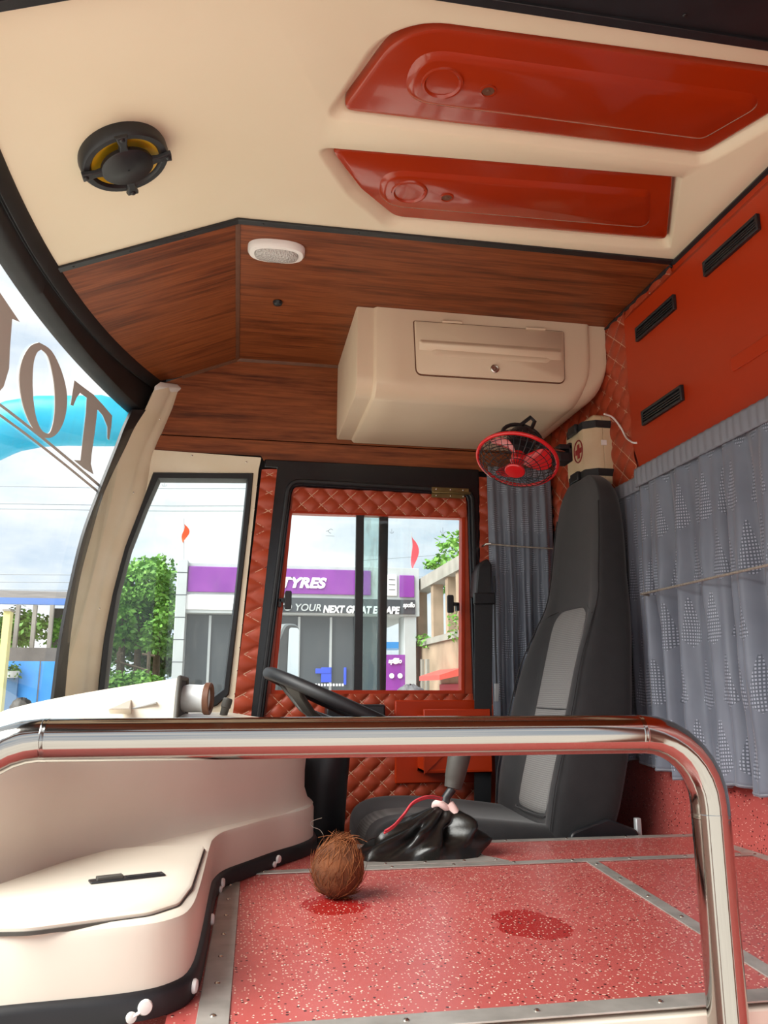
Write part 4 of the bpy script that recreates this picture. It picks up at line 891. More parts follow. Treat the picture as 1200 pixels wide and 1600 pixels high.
ob('lever_grip', tube([g1 + (g2 - g1) * t_ for t_ in (0, .01, .12, .2, .22, .6, .9, 1)], [.012, .018, .0195, .0205, .0215, .024, .025, .02], 20), greyr, gb, 60)
pk = [tp + Vector((-.004 + .016 * math.cos(a), .016 * math.sin(a), .006 * math.sin(2 * a))) for a in [2 * PI * i / 16 for i in range(16)]]
ob('cloth_wrap', join(tube(pk, .008, 8, True), tube(smoothpath([tp + Vector((.008, -.014, .004)), tp + Vector((.018, -.020, -.012)), tp + Vector((.022, -.022, -.032)), tp + Vector((.020, -.02, -.042))], 4), [.010] * 6 + [.011] * 5 + [.009] * 2, 8)), pinkw, gb, 60)
rs = smoothpath([PY(690, 1250, 1.73), PY(668, 1247, 1.71), PY(645, 1256, 1.69), PY(630, 1275, 1.68), PY(615, 1292, 1.67), PY(600, 1302, 1.665)], 6)
ob('red_cord', join(tube(rs, .0024, 6), tube([p + Vector((.001, -.002, .0045)) for p in rs], .0018, 6)), redstr, gb, 60)

# ================================================================== COCONUT
cocm = noisy('coconut_husk', '#4E2A14', '#6E3E1E', 40, .9, bump=.8, bscale=160); fibm = noisy('coconut_fibre', '#6E3C1C', '#8A522A', 30, .9)
cq = Vector((.178, 1.425, .0455)); co = thing('coconut', 'brown hairy coconut lying on the red deck', 'coconut', (cq.x, cq.y, 0))
V, F = [], []; nr, nc = 28, 40; axc = Vector((.15, -.1, 1)).normalized(); cu, cw_ = frame(axc)
def cpt(th, ph, k=1):
    d = axc * math.cos(th) + (cu * math.cos(ph) + cw_ * math.sin(ph)) * math.sin(th); r = .0430 * (1 + .05 * math.cos(th) ** 2) * (1 + .05 * noise.noise(d * 2.2) + .025 * noise.noise(d * 9)); return cq + d * r * k
ob('husk', loft([[cpt(PI * (j + .02) / (nr + .04), 2 * PI * i / nc) for i in range(nc)] for j in range(nr + 1)]), cocm, co, 60)
fg = []
for k in range(420):
    th = PI * random.random() ** .8; ph = 2 * PI * random.random(); p = cpt(th, ph, 1.0); n = (p - cq).normalized(); td = (axc - n * axc.dot(n)).normalized(); sd_ = n.cross(td) * random.uniform(-.6, .6)
    L = random.uniform(.012, .035); tuft = max(0, n.dot(axc)) ** 2; lift = random.uniform(.02, .22) + .12 * tuft * random.random(); pts = [p + (td + sd_ + n * lift) * L * s + n * (-.25 * L * s * s if tuft < .3 else 0) for s in (0, .35, .7, 1)]
    pts = [q if (q - cq).length > .042 else cq + (q - cq).normalized() * .0445 for q in pts]; pts = [Vector((q.x, q.y, max(.001, q.z))) for q in pts]
    fg.append(tube(pts, [.0006, .0005, .0004, .0002], 3, False, False))
for k in range(14):
    a = random.random() * 2 * PI; p = cq + axc * .043 + Vector((random.uniform(-.02, .012), random.uniform(-.015, .015), -.003)); d = Vector((math.cos(a), math.sin(a) * .6, random.uniform(-.3, .35)))
    fg.append(tube(smoothpath([p, p + d * .018 + Vector((0, 0, .006)), p + d * .035 + Vector((random.uniform(-.012, .012), 0, -.002))], 3), .0005, 3, False, False))
stuff(ob('husk_fibres', join(*fg), fibm, co, 60))
tag(ob('loose_fibre', tube(smoothpath([PZ(503, 1316, .001) + Vector((0, -.02, 0)), PY(506, 1308, 1.76), PY(500, 1297, 1.76), PY(487, 1291, 1.77), PY(488, 1283, 1.77), PY(503, 1278, 1.76)], 5), .0006, 5), ropem, None, 60), 'thin pale fibre curling up beside the coconut', 'fibre')

# ================================================================== WINDSCREEN LETTERING AND OUTSIDE MIRROR ARM
decal = mat('grey_film_lettering', '#C4C2BE', .6)
def cp(l): return [PW(x / 2.857, 380 + y / 2.857, .004) for x, y in l]
def decal_poly(name, pts, off=.004):
    P = cp(pts); P2 = [(p.y, p.z) for p in P]; g = fill(P2, [], lambda a, b: (ws_x(a, b) + .0025, a, b)); g2 = fill(P2, [], lambda a, b: (ws_x(a, b) + .0018, a, b)); 
    rim = loft([[(ws_x(a, b) + .0025, a, b) for a, b in P2], [(ws_x(a, b) + .0018, a, b) for a, b in P2]], False, False); return ob(name, join(g, g2, rim), decal, wsg)
decal_poly('letter_t', [(335, 612), (378, 645), (420, 676), (465, 725), (503, 770), (500, 815), (490, 880), (482, 872), (482, 820), (462, 770), (438, 742), (425, 850), (412, 940), (408, 985), (420, 1032), (376, 1005), (332, 968), (362, 970), (374, 860), (386, 760), (390, 690), (360, 668), (345, 690), (330, 726), (318, 722)])
oo = smoothpath([(175, 443, 0), (230, 480, 0), (275, 570, 0), (300, 680, 0), (290, 780, 0), (255, 850, 0), (205, 870, 0), (150, 830, 0), (105, 730, 0), (87, 610, 0), (100, 520, 0), (135, 460, 0), (175, 443, 0)], 4)[:-1]
oi = smoothpath([(185, 475, 0), (215, 508, 0), (238, 600, 0), (246, 690, 0), (243, 770, 0), (230, 830, 0), (213, 850, 0), (182, 828, 0), (158, 760, 0), (146, 640, 0), (150, 540, 0), (165, 490, 0), (185, 475, 0)], 4)[:-1]
A = cp([(p.x, p.y) for p in oo]); B = cp([(p.x, p.y) for p in oi]); X1 = Vector((-.002, 0, 0))
ob('letter_o', loft([A, B, [p + X1 for p in B], [p + X1 for p in A], A], False, False), decal, wsg)
decal_poly('letter_u', [(-120, 60), (0, 215), (92, 352), (58, 338), (48, 470), (44, 560), (20, 640), (0, 664), (-60, 690), (-120, 640), (-200, 420), (-200, 200), (-140, 240), (-120, 520), (-60, 600), (-20, 560), (-12, 320), (-60, 240)])
for (x0, y0, x1, y1, w) in ((-260, 535, 455, 1092, 8), (-260, 590, 448, 1118, 7)):
    n_ = 14; up_ = []; dn = []
    for k in range(n_ + 1):
        t_ = k / n_; bow = -18 * math.sin(PI * t_); x, y = x0 + (x1 - x0) * t_, y0 + (y1 - y0) * t_ + bow; up_.append((x, y - w)); dn.append((x, y + w))
    ob('underline', loft([cp(up_), cp(dn)], False, False, False), decal, wsg)
teal = noisy('turquoise_fibreglass', '#45C9E2', '#2FB4D6', 9, .35)
t = NT(teal); tl = t.n('ShaderNodeBsdfTranslucent'); tl.inputs[0].default_value = lin('#3CC8E6'); ms = t.n('ShaderNodeMixShader'); ms.inputs[0].default_value = .35; t.l(t.b.outputs[0], ms.inputs[1]); t.l(tl.outputs[0], ms.inputs[2]); t.l(ms.outputs[0], t.nt.nodes['Material Output'].inputs[0])
# it is the arm of an outside mirror: springs from the corner post, runs forward and bends down to the mirror head
YM = 2.55
top_px = [(203, 640), (189, 627), (157, 618), (105, 619), (63, 619), (21, 626), (0, 635)]; bot_px = [(203, 700), (189, 698), (157, 697), (105, 696), (63, 698), (21, 706), (0, 714)]
cen, hh = [], []
for a_, b_ in zip(top_px, bot_px):
    a, b = PY(a_[0], a_[1], YM), PY(b_[0], b_[1], YM); cen.append((a + b) / 2); hh.append((a - b).length / 2)
cen += [Vector((-.84, YM, 1.06)), Vector((-.93, YM, 1.00)), Vector((-1.0, YM, .91)), Vector((-1.03, YM, .80)), Vector((-1.03, YM, .70))]; hh += [.075, .07, .06, .05, .045]
loops = []
for i_, (c, h) in enumerate(zip(cen, hh)):
    d = (cen[min(i_ + 1, len(cen) - 1)] - cen[max(i_ - 1, 0)]).normalized(); n_ = Vector((d.z, 0, -d.x))
    loops.append([c + n_ * h * math.sin(a) + Vector((0, .055 * math.cos(a), 0)) for a in [2 * PI * k / 20 for k in range(20)]])
ma = thing('mirror_arm', 'thick turquoise mirror arm outside, behind the windscreen lettering', 'mirror arm', cen[0])
ob('arm_tube', loft(loops), teal, ma, 60)
mh_ = rpoly([(-.12, -.22), (.12, -.22), (.12, .2), (-.12, .2)], .06, 5)
ob('mirror_head', loft([[(-1.03 + d_, YM + a * k_, .50 + b * k_) for a, b in mh_] for d_, k_ in ((-.07, .6), (-.05, .9), (.02, 1), (.04, .97))]), teal, ma, 40)
ob('mirror_face', loft([[(-1.03 + d_, YM + a * .85, .50 + b * .88) for a, b in mh_] for d_ in (.0405, .043)]), mat('mirror_face', '#E8EEF0', .02, 1), ma)

# ================================================================== OUTSIDE
ZG = -1.25
struct(ob('floor_ground', boxmm(-90, 90, 3.2, 140, ZG - .3, ZG), asphalt), 'pale concrete yard outside the bus', 'ground').name = 'floor_yard'
struct(ob('floor_road', boxmm(-90, 90, -90, 3.2, ZG - .3, ZG - .002), asphalt), 'pale concrete road beside the bus', 'ground')
purple = noisy('purple_sign', '#8A3F9C', '#7A3190', 2, .45); fasc = noisy('fascia_white', '#B9BDBF', '#AEB2B4', 2, .5); darkband = mat('dark_grey_sign', '#3E4248', .5); signw = mat('sign_white', '#F1EFF2', .5); shopgl = mat('dark_shop_front', '#474A4E', .15)
YSH = 20.0
def q(x, y, Y=YSH): return PY(x, y, Y)
def prism(px, Y, dep, m, name, parent, bevel=0): 
    return ob(name, loft([[PY(x, y, Y) for x, y in px], [PY(x, y, Y) + Vector((0, dep, 0)) for x, y in px]]), m, parent, None, bevel)
shop = thing('tyre_shop', 'tyre shop with purple and dark grey sign bands beyond the door window', 'building', (q(460, 1000).x, YSH, ZG))
L_, R_ = q(277, 900).x, q(655, 900).x; zt_ = q(460, 885).z; zs_ = q(460, 960).z
def fb(x0, x1, z0, z1, y0, y1, m, name, bevel=.01): return ob(name, boxmm(x0, x1, y0, y1, z0, z1), m, shop, None, bevel)
def zx(y): return q(460, y).z
def xx(x): return q(x, 920).x
fb(L_, R_, zx(960), zx(883), YSH, YSH + 1.2, fasc, 'fascia')
fb(xx(293), xx(579), zx(928), zx(889), YSH - .05, YSH, purple, 'purple_sign')
fb(xx(624), xx(647), zx(930), zx(895), YSH - .05, YSH, purple, 'purple_sign')
fb(xx(602), xx(620), zx(928), zx(895), YSH - .04, YSH, signw, 'white_panel')
for k in range(3): fb(xx(607), xx(617), zx(903 + 8 * k), zx(902 + 8 * k), YSH - .05, YSH - .04, darkband, 'panel_line', 0)
fb(xx(400), xx(648), zx(957), zx(934), YSH - .05, YSH, darkband, 'dark_sign')
fb(xx(286), xx(398), zx(955), zx(932), YSH - .03, YSH, signw, 'white_sign')
fb(L_, xx(292), ZG, zx(880), YSH - .1, YSH + 1.0, fasc, 'corner_post')
for k in range(6): fb(L_ - .005, xx(292) + .005, zx(900 + k * 34), zx(899 + k * 34), YSH - .105, YSH, darkband, 'post_joint', 0)
fb(xx(632), xx(650), ZG, zx(960), YSH + .05, YSH + .8, fasc, 'corner_post')
fb(xx(293), xx(602), ZG, zx(958), YSH + .35, YSH + .45, shopgl, 'shop_front')
fb(xx(293), xx(602), ZG, ZG + .6, YSH + .25, YSH + .35, concrete, 'plinth')
for x in (330, 372, 420, 470, 520, 560): fb(xx(x) - .03, xx(x) + .03, ZG, zx(962), YSH + .30, YSH + .35, silver, 'mullion', 0)
fb(xx(335), R_, zx(958), zx(950), YSH + 1.2, YSH + 5, fasc, 'roof_slab')
fb(xx(506), xx(522), zx(1066), zx(1042), YSH + .28, YSH + .34, mat('blue_poster', '#3450C8', .5), 'blue_poster'); fb(xx(497), xx(521), zx(1052), zx(1044), YSH + .27, YSH + .33, MATS['blue_poster'], 'blue_poster')
fb(xx(541), xx(545), zx(1070), zx(1042), YSH + .28, YSH + .34, MATS['blue_poster'], 'blue_poster')
for k in range(14): fb(xx(478 + k * 4.6), xx(480.5 + k * 4.6), zx(1072), zx(1068), YSH + .22, YSH + .28, signw, 'sill_letter', 0)
def text(body, x, z, size, Y, m, parent, shear=.2, bold=.012, name='lettering', ext=.015, wid=None):
    c = bpy.data.curves.new('txt', 'FONT'); c.body = body; c.size = size; c.extrude = ext; c.shear = shear; c.offset = bold; t_ = bpy.data.objects.new('txt', c); COL.objects.link(t_)
    bpy.context.view_layer.update(); me = bpy.data.meshes.new_from_object(t_.evaluated_get(bpy.context.evaluated_depsgraph_get())); bpy.data.objects.remove(t_)
    xs = [v.co.x for v in me.vertices]; k = (wid / (max(xs) - min(xs))) if wid else 1; x0 = min(xs)
    for v in me.vertices: X, Y2, Z2 = v.co; v.co = (x + (X - x0) * k, Y - Z2, z + Y2)
    me.materials.clear(); me.materials.append(m); o = bpy.data.objects.new(name, me); COL.objects.link(o); attach(o, parent); return o
text('TYRES', xx(439), zx(918), (zx(903) - zx(918)) / .70, YSH - .06, signw, shop, .25, .016, wid=xx(510) - xx(439))
text('TO YOUR', xx(436), zx(954.5), (zx(945) - zx(954.5)) / .62, YSH - .06, MATS['fascia_white'], shop, .2, .003, wid=xx(502) - xx(436))
text('NEXT GREAT ESCAPE', xx(505), zx(956.5), (zx(947) - zx(956.5)) / .62, YSH - .06, signw, shop, .2, .010, wid=xx(624) - xx(505))
text('apollo', xx(629), zx(946), .17, YSH - .06, signw, shop, .25, .004, wid=xx(647) - xx(629))
ban = thing('purple_banner', 'upright purple banner with white marks beside the shop', 'banner', (q(618, 1078, 19).x, 19, ZG))
prism([(603, 1023), (633, 1023), (633, 1200), (603, 1200)], 19, .06, purple, 'banner_board', ban)
for (x, y, r) in ((618, 1033, 5), (612, 1056, 4), (625, 1056, 4)):
    c = PY(x, y, 18.98); ob('banner_mark', lathe([(r * .015, 0), (r * .015, .01)], c, (0, -1, 0), 12), signw, ban)
text('apollo', PY(607, 1036, 18.97).x, PY(607, 1036, 18.97).z, .16, 18.97, signw, ban, .2, .004, wid=.32)
def flag(px, y0, y1, Y, m, label, w=.10, yb=890):
    a = PY(px, y0, Y); b = PY(px, yb, Y); r = thing('flag', label, 'flag', b); ob('flag_pole', tube([a + Vector((0, 0, .1)), b], .012, 6), silver, r, 60)
    L2 = []
    for k in range(10):
        t_ = k / 9; z = a.z + (PY(px, y1, Y).z - a.z) * t_; ww = w * (.2 + 1.2 * math.sin(PI * min(1, t_ * 1.05)) ** .8); L2.append([(a.x + .03 * math.sin(6 * t_), Y - .02 + .03 * math.sin(7 * t_), z), (a.x + ww + .03 * math.sin(6 * t_), Y + .05 * math.sin(5 * t_), z - .05), (a.x + ww + .03 * math.sin(6 * t_), Y + .01 + .05 * math.sin(5 * t_), z - .05), (a.x + .03 * math.sin(6 * t_), Y - .01 + .03 * math.sin(7 * t_), z)])
    ob('flag_cloth', loft(L2), m, r, 60)
flag(287, 816, 846, 20.6, mat('orange_flag', '#E2552B', .8), 'small orange flag on the shop roof seen through the quarter window')
flag(643, 838, 886, 20.6, mat('red_flag', '#D8505A', .8), 'red flag on the shop roof seen through the door window', .14, 896)
# blue canopy behind the opening
cano = thing('blue_canopy', 'small blue canopy far behind the purple banner', 'canopy', (PY(615, 1013, 27).x, 27, ZG))
prism([(598, 1003), (633, 1003), (633, 1013), (598, 1013)], 27, 1.5, mat('blue_canopy', '#3E86C8', .5), 'canopy_roof', cano)
for x_ in (599, 632): ob('canopy_post', tube([PY(x_, 1012, 27.2), (PY(x_, 1012, 27.2).x, 27.2, ZG)], .05, 8), silver, cano)
# ruined concrete shed receding on the right
XR = PY(648, 1000, 21).x; ruin = thing('concrete_ruin', 'roofless concrete shed with posts beyond the door window', 'building', (XR, 17, ZG)); rcm = noisy('ruin_plaster', '#A58D78', '#85725F', 1.5, .9)
def rp(x, y): return PX(x, y, XR)
def rprism(px, m, name, dx=.25, bev=0): return ob(name, loft([[rp(x, y) for x, y in px], [rp(x, y) + Vector((dx, 0, 0)) for x, y in px]]), m, ruin, None, bev)
w0 = rp(648, 1012).y; w1 = rp(740, 985).y; zl = rp(648, 1012).z
ob('lower_wall', boxmm(XR, XR + .3, 8, 22, ZG, zl), rcm, ruin)
ob('wall_cap', boxmm(XR - .06, XR + .36, 8, 22, zl, zl + .14), concrete, ruin)
for x in (652, 676, 699, 716, 735):
    y_ = rp(x, 1000).y; ob('post', boxmm(XR, XR + .25, y_ - .12, y_ + .12, zl + .14, zl + 1.45), rcm, ruin)
ob('beam', boxmm(XR - .05, XR + .35, 8, 22, zl + 1.42, zl + 1.72), concrete, ruin)
for x in (660, 668): rprism([(x, 1080), (x + 3, 1080), (x + 3, 1030), (x, 1030)], concrete, 'buttress', -.06)
rd = PX(704, 1060, XR).y; redm = mat('red_shutter', '#A8434A', .6)
ob('red_door', boxmm(XR - .05, XR, rd - .9, rd + .8, ZG, .42), redm, ruin); ob('red_awning', loft([[(XR - .02, rd - 1.0, .75), (XR - .5, rd - 1.0, .60), (XR - .5, rd - 1.0, .50), (XR - .02, rd - 1.0, .60)], [(XR - .02, rd + .9, .75), (XR - .5, rd + .9, .60), (XR - .5, rd + .9, .50), (XR - .02, rd + .9, .60)]]), mat('red_awning', '#C85048', .6), ruin)
# foliage
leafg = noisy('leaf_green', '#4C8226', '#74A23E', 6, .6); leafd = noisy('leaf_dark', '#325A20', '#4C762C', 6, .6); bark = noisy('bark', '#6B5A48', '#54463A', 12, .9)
def leaves(clumps, n, size, seed):
    rg = random.Random(seed); V, F = [], []
    for c, r in clumps:
        for _ in range(n):
            d = Vector((rg.gauss(0, 1), rg.gauss(0, 1), rg.gauss(0, 1))).normalized() * (r * rg.random() ** .35); p = V3(c) + Vector((d.x, d.y, d.z * .75)); a = Vector((rg.gauss(0, 1), rg.gauss(0, 1), rg.gauss(0, .5) - .3)).normalized(); b = a.cross(Vector((rg.gauss(0, 1), rg.gauss(0, 1), rg.gauss(0, 1)))).normalized(); s = size * rg.uniform(.6, 1.3); k = len(V)
            V += [p, p + a * s * .5 + b * s * .28, p + a * s, p + a * s * .5 - b * s * .28]; F.append((k, k + 1, k + 2, k + 3))
    return V, F
tree = thing('tree', 'bushy green tree left of the shop seen through the quarter window', 'tree', (PY(215, 1075, 22).x, 22, ZG)); rg = random.Random(3); cl_ = []
for k in range(60):
    x = rg.uniform(162, 272); y = rg.uniform(885, 1010); 
    if y < 900 and not 195 < x < 275: y += 25
    cl_.append((PY(x, y, rg.uniform(21.8, 24)), rg.uniform(.25, .5)))
stuff(ob('foliage', leaves(cl_, 150, .16, 5), leafg, tree))
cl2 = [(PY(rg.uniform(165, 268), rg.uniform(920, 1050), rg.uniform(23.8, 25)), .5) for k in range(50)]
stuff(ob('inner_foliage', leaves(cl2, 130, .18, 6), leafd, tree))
for x in (190, 215, 245): ob('trunk', tube([PY(x + 5, 950, 23), PY(x, 1020, 23), (PY(x, 1075, 23).x, 23, ZG)], [.06, .09, .12], 8), bark, tree, 60)
bush = thing('bush', 'low green bushes at the foot of the tree behind the dashboard', 'bush', (PY(215, 1080, 20.5).x, 20.5, ZG))
stuff(ob('foliage', leaves([(PY(rg.uniform(150, 250), rg.uniform(1058, 1110), rg.uniform(20, 21)), .35) for k in range(36)], 150, .13, 8), leafg, bush))
frs = thing('timber_frame', 'rough timber posts and rails in front of the tree', 'fence', (PY(220, 1060, 21.2).x, 21.2, ZG))
for a, b in (((182, 1023), (192, 1021)), ((222, 1022), (242, 1025)), ((180, 1033), (232, 1048))): ob('rail', tube([PY(*a, 21.2), PY(*b, 21.2)], .035, 6), bark, frs)
for a in (186, 233): ob('post', tube([PY(a, 1018, 21.2), (PY(a, 1050, 21.2).x, 21.2, ZG)], .05, 6), bark, frs)
t2 = thing('tree', 'leafy branches of a tree rising behind the concrete shed', 'tree', (PY(730, 1000, 24).x, 24, ZG)); cl3 = [(PY(x, y, 24 + rg.uniform(-.6, .6)), r) for x, y, r in ((700, 850, .4), (715, 842, .4), (712, 870, .5), (690, 880, .35), (676, 882, .28), (700, 900, .4), (716, 905, .45), (728, 870, .6), (735, 910, .6), (724, 925, .4), (700, 918, .25))]
stuff(ob('foliage', leaves(cl3, 70, .2, 9), leafg, t2)); ob('trunk', tube([PY(728, 860, 24), PY(732, 960, 24), (PY(734, 1000, 24).x, 24, ZG)], [.05, .1, .15], 8), bark, t2, 60)
cr3 = thing('creeper', 'green creeper hanging on the concrete shed posts', 'plant', rp(662, 1010)); stuff(ob('foliage', leaves([(rp(660, 1000), .2), (rp(668, 1003), .22), (rp(717, 990), .25), (rp(715, 965), .25)], 60, .10, 12), leafg, cr3))
# yard seen through the windscreen: blue sheet fence, shed roof, plants
bluef = noisy('blue_sheet', '#3F8FD8', '#3884CE', 3, .5); YF = 16
def lx(x, Y): return PY(x, 1050, Y).x
fen = thing('blue_fence', 'bright blue corrugated sheet fence seen through the windscreen', 'fence', (lx(30, YF), YF, ZG))
x = lx(-130, YF); k = 0
while x < lx(118, YF):
    ob('sheet', boxmm(x, x + .68, YF + (k % 2) * .03, YF + .03 + (k % 2) * .03, ZG, PY(50, 1033, YF).z), bluef, fen); x += .70; k += 1
ob('gate', boxmm(lx(3, YF), lx(31, YF), YF - .08, YF - .02, ZG, PY(20, 1059, YF).z), mat('slate_blue', '#4C6D90', .6), fen)
shed = thing('yard_shed', 'open shed with a blue edged roof behind the blue fence', 'shed', (lx(30, 19), 19, ZG)); tin = noisy('dark_tin', '#6F6A66', '#56524F', 2, .7)
ob('roof_edge', boxmm(lx(-150, 19), lx(112, 19), 18.9, 19.0, PY(50, 945, 19).z, PY(50, 935, 19).z), mat('blue_roof_edge', '#5B7FC0', .5), shed)
ob('roof', loft([[(lx(-150, 19), 19, PY(50, 941, 19).z), (lx(112, 19), 19, PY(50, 941, 19).z), (lx(112, 19), 23, PY(50, 941, 19).z + .7), (lx(-150, 19), 23, PY(50, 941, 19).z + .7)], [(lx(-150, 19), 19, PY(50, 945, 19).z), (lx(112, 19), 19, PY(50, 945, 19).z), (lx(112, 19), 23, PY(50, 945, 19).z + .7), (lx(-150, 19), 23, PY(50, 945, 19).z + .7)]]), tin, shed)
ob('back_wall', boxmm(lx(72, 21), lx(112, 21), 21, 21.1, ZG, PY(60, 950, 21).z), tin, shed); ob('side_wall', boxmm(lx(-150, 18), lx(112, 18), 18, 18.1, ZG, PY(60, 1012, 18).z), tin, shed)
for x_ in (18, 45, 72): ob('post', boxmm(lx(x_, 18.6) - .04, lx(x_, 18.6) + .04, 18.6, 18.7, ZG, PY(x_, 945, 18.6).z), concrete, shed)
yp = thing('yellow_post', 'pale yellow post at the left edge of the windscreen view', 'post', (lx(2, 15), 15, ZG)); ob('post_body', boxmm(lx(-4, 15), lx(7, 15), 15, 15.2, ZG, PY(2, 955, 15).z), mat('pale_yellow', '#CFC98A', .6), yp); ob('post_cap', boxmm(lx(-5, 15), lx(8, 15), 14.95, 15.25, PY(2, 955, 15).z, PY(2, 952, 15).z), concrete, yp)
sh2 = thing('shrub', 'green shrubs growing inside the open shed', 'shrub', (lx(40, 20), 20, ZG)); stuff(ob('foliage', leaves([(PY(rg.uniform(-30, 95), rg.uniform(958, 1010), rg.uniform(19.3, 20.5)), .35) for k in range(40)], 80, .13, 21), leafg, sh2))
pp_ = thing('potted_plant', 'small plant on top of the slate blue gate', 'plant', PY(18, 1058, YF)); stuff(ob('foliage', leaves([(PY(18, 1050, YF - .1), .14), (PY(22, 1043, YF - .1), .12), (PY(12, 1052, YF - .1), .1)], 60, .08, 23), leafd, pp_)); ob('pot', lathe([(.10, 0), (.14, .12), (.13, .12)], PY(18, 1059, YF - .12), (0, 0, 1), 14), fasc, pp_, 40)
# overhead wires
wm = mat('wire_grey', '#8E959C', .6)
for i, (yl, Yd) in enumerate(((757, 12), (784, 12), (792, 12), (893, 26), (905, 26), (917, 26), (929, 26))):
    a = PY(-500, yl - 4, Yd); b = PY(900 if i < 3 else 260, yl + 6, Yd)
    tag(ob('overhead_wire', tube([a, (a + b) / 2 - Vector((0, 0, .05)), b], .008 if i < 3 else .014, 5), wm, None, 60), ['topmost overhead wire crossing the quarter window sky', 'middle overhead wire crossing the quarter window sky', 'lowest overhead wire crossing the quarter window sky', 'highest of four low wires above the yard shed', 'second of four low wires above the yard shed', 'third of four low wires above the yard shed', 'lowest of four wires just above the yard shed'][i], 'wire', 'overhead wires')
for i, yl in enumerate((868, 900, 915)):
    a = PY(560, yl + 8, 30); b = PY(760, yl - 6, 30); tag(ob('overhead_wire', tube([a, b], .014, 5), wm, None, 60), ['upper wire above the concrete shed', 'middle wire above the concrete shed', 'lower wire above the concrete shed'][i], 'wire', 'overhead wires')
# exterior mirror outside the driver's window
mc = PY(448, 1030, 3.0); mir = thing('side_mirror', 'grey exterior mirror outside the driver window', 'mirror', mc); mo = rpoly([(-.055, -.14), (.055, -.14), (.055, .13), (-.02, .13), (-.055, .06)], [.03, .03, .035, .04, .05], 5)
ang = Matrix.Translation(mc) @ Matrix.Rotation(math.radians(38), 4, 'Z')
hs = [[ang @ Vector((a, d_, b)) for a, b in inset(mo, i_)] for d_, i_ in ((.05, .02), (.03, .0), (-.005, 0), (-.012, .006))]
ob('mirror_housing', loft(hs), mat('mirror_grey', '#8C9194', .45), mir, 40)
ob('mirror_glass', loft([[ang @ Vector((a, d_, b)) for a, b in rpoly([(-.01, -.12), (.046, -.12), (.046, .115), (-.005, .115)], .015, 4)] for d_ in (-.0125, -.014)]), mat('mirror_glass', '#E8EEF0', .02, 1), mir)
ob('mirror_arm', tube([mc + Vector((-.05, 0, -.12)), mc + Vector((-.2, -.1, -.2)), mc + Vector((-.35, -.3, -.25))], .015, 10), blackp, mir, 60)
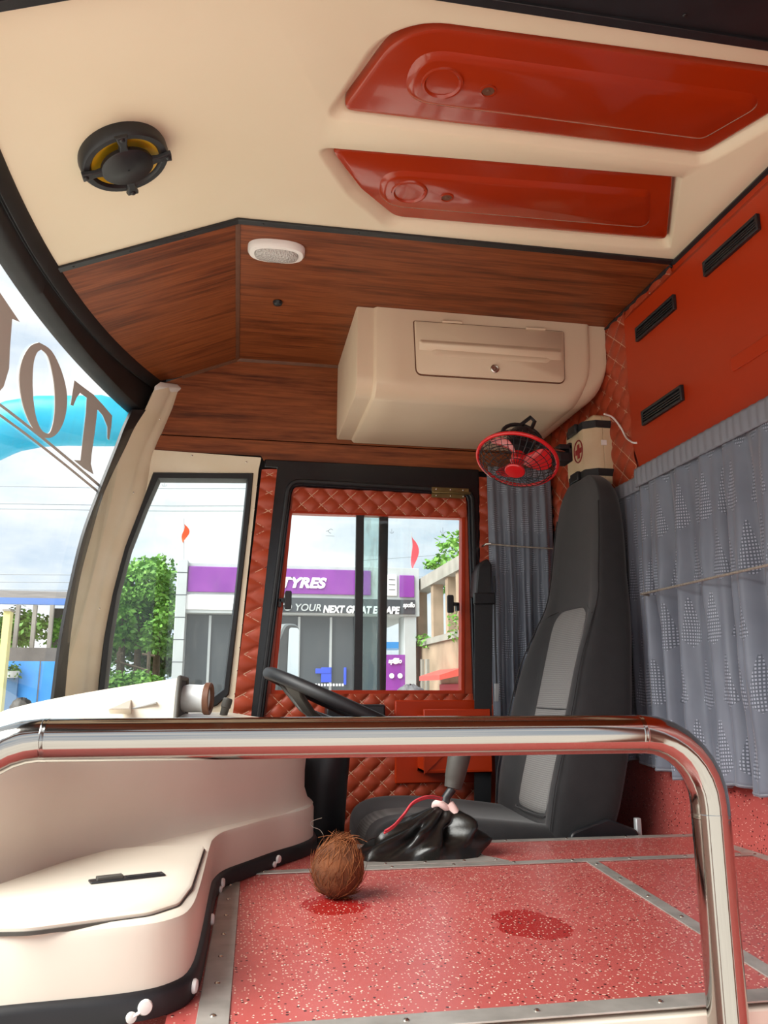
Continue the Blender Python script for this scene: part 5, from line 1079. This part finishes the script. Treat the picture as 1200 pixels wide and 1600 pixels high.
# ------------------------------------------------------------------ people
skin = mat('skin', '#8A5A3E', .6); 
def person(loc, H, face, joints, radii, edges, cloth, trouser, hairc, label, hair_r=.105):
    """continuous skinned body; colours by height; hair and clothing as children"""
    root = thing('person', label, 'person', loc); me = bpy.data.meshes.new('body'); M_ = Matrix.Translation(loc) @ Matrix.Rotation(face, 4, 'Z')
    me.from_pydata([M_ @ Vector(j) for j in joints], edges, []); o = bpy.data.objects.new('body', me); COL.objects.link(o); sk = o.modifiers.new('skin', 'SKIN'); 
    for v, r in zip(me.skin_vertices[0].data, radii): v.radius = (r, r)
    me.skin_vertices[0].data[0].use_root = True; s = o.modifiers.new('sub', 'SUBSURF'); s.levels = 2; s.render_levels = 2
    bpy.context.view_layer.update(); m2 = bpy.data.meshes.new_from_object(o.evaluated_get(bpy.context.evaluated_depsgraph_get())); bpy.data.objects.remove(o)
    m2.materials.clear(); [m2.materials.append(x_) for x_ in (skin, cloth, trouser)]; inv = M_.inverted()
    for p in m2.polygons:
        c_ = inv @ p.center; zz_ = c_.z / H; p.material_index = 2 if zz_ < .50 and abs(c_.x) < .2 and c_.y > -.4 else (1 if zz_ < .815 and (c_.x ** 2) ** .5 < .27 else 0)
        p.use_smooth = True
    b = bpy.data.objects.new('body', m2); COL.objects.link(b); attach(b, root)
    hd = M_ @ Vector(joints[4]); fdir = (M_.to_3x3() @ Vector((0, -1, 0)))
    loops_ = []
    for j in range(9):
        th = PI * .5 * j / 8 + .0; loops_.append([hd + Vector((0, 0, .035)) - fdir * .012 + Vector((math.cos(a) * hair_r * math.cos(PI / 2 - th), math.sin(a) * hair_r * 1.1 * math.cos(PI / 2 - th), hair_r * 1.05 * math.sin(PI / 2 - th) - .02)) * (1 + .07 * math.sin(11 * a + 4 * j) + .04 * math.sin(23 * a)) for a in [2 * PI * i / 32 for i in range(32)]])
    ob('hair', loft(loops_, True, True), hairc, b, 60)
    sd2 = fdir.cross(Vector((0, 0, 1)))
    for s_2 in (-1, 1): ob('eye', lathe([(.010, 0), (.006, .004), (.001, .005)], hd + fdir * .088 + sd2 * (.032 * s_2) + Vector((0, 0, .01)), fdir, 8), dark, b)
    ob('nose', tube([hd + fdir * .09 + Vector((0, 0, .01)), hd + fdir * .108 - Vector((0, 0, .025))], [.008, .014], 8), skin, b, 60)
    return root
Jn = [(0, 0, .93), (0, .0, 1.12), (0, .01, 1.32), (0, 0, 1.43), (0, -.01, 1.56), (0, -.01, 1.64), (.17, 0, 1.36), (.22, .02, 1.10), (.23, -.06, .86), (.235, -.08, .76), (-.17, 0, 1.36), (-.22, .02, 1.10), (-.23, -.06, .86), (-.235, -.08, .76), (.09, 0, .90), (.10, -.01, .48), (.10, .01, .08), (.11, -.14, .03), (-.09, 0, .90), (-.10, -.01, .48), (-.10, .01, .08), (-.11, -.14, .03)]
Rn = [.14, .13, .15, .055, .095, .075, .065, .045, .034, .025, .065, .045, .034, .025, .095, .06, .045, .03, .095, .06, .045, .03]
En = [(0, 1), (1, 2), (2, 3), (3, 4), (4, 5), (2, 6), (6, 7), (7, 8), (8, 9), (2, 10), (10, 11), (11, 12), (12, 13), (0, 14), (14, 15), (15, 16), (16, 17), (0, 18), (18, 19), (19, 20), (20, 21)]
ph = PY(641, 1063, 5.0)
person(Vector((ph.x, 5.0, ZG)), 1.7, 0, [(x_, y_, z_ * (ph.z - ZG) / 1.72) for x_, y_, z_ in Jn], Rn, En, mat('white_shirt', '#D9D6CF', .8), mat('dark_trousers', '#34363C', .8), noisy('grey_wavy_hair', '#4A4A4E', '#6E6D70', 40, .6), 'person outside with wavy grey hair showing above the door window sill')
p1 = PY(35, 1088, 9.0)
person(Vector((p1.x, 9.0, ZG)), 1.7, .3, [(x_, y_, z_ * (p1.z - ZG) / 1.72) for x_, y_, z_ in Jn], Rn, En, mat('mauve_shirt', '#8C6E78', .8), MATS['dark_trousers'], mat('black_hair', '#1B1716', .6), 'person in a mauve shirt standing in the yard beyond the dashboard')
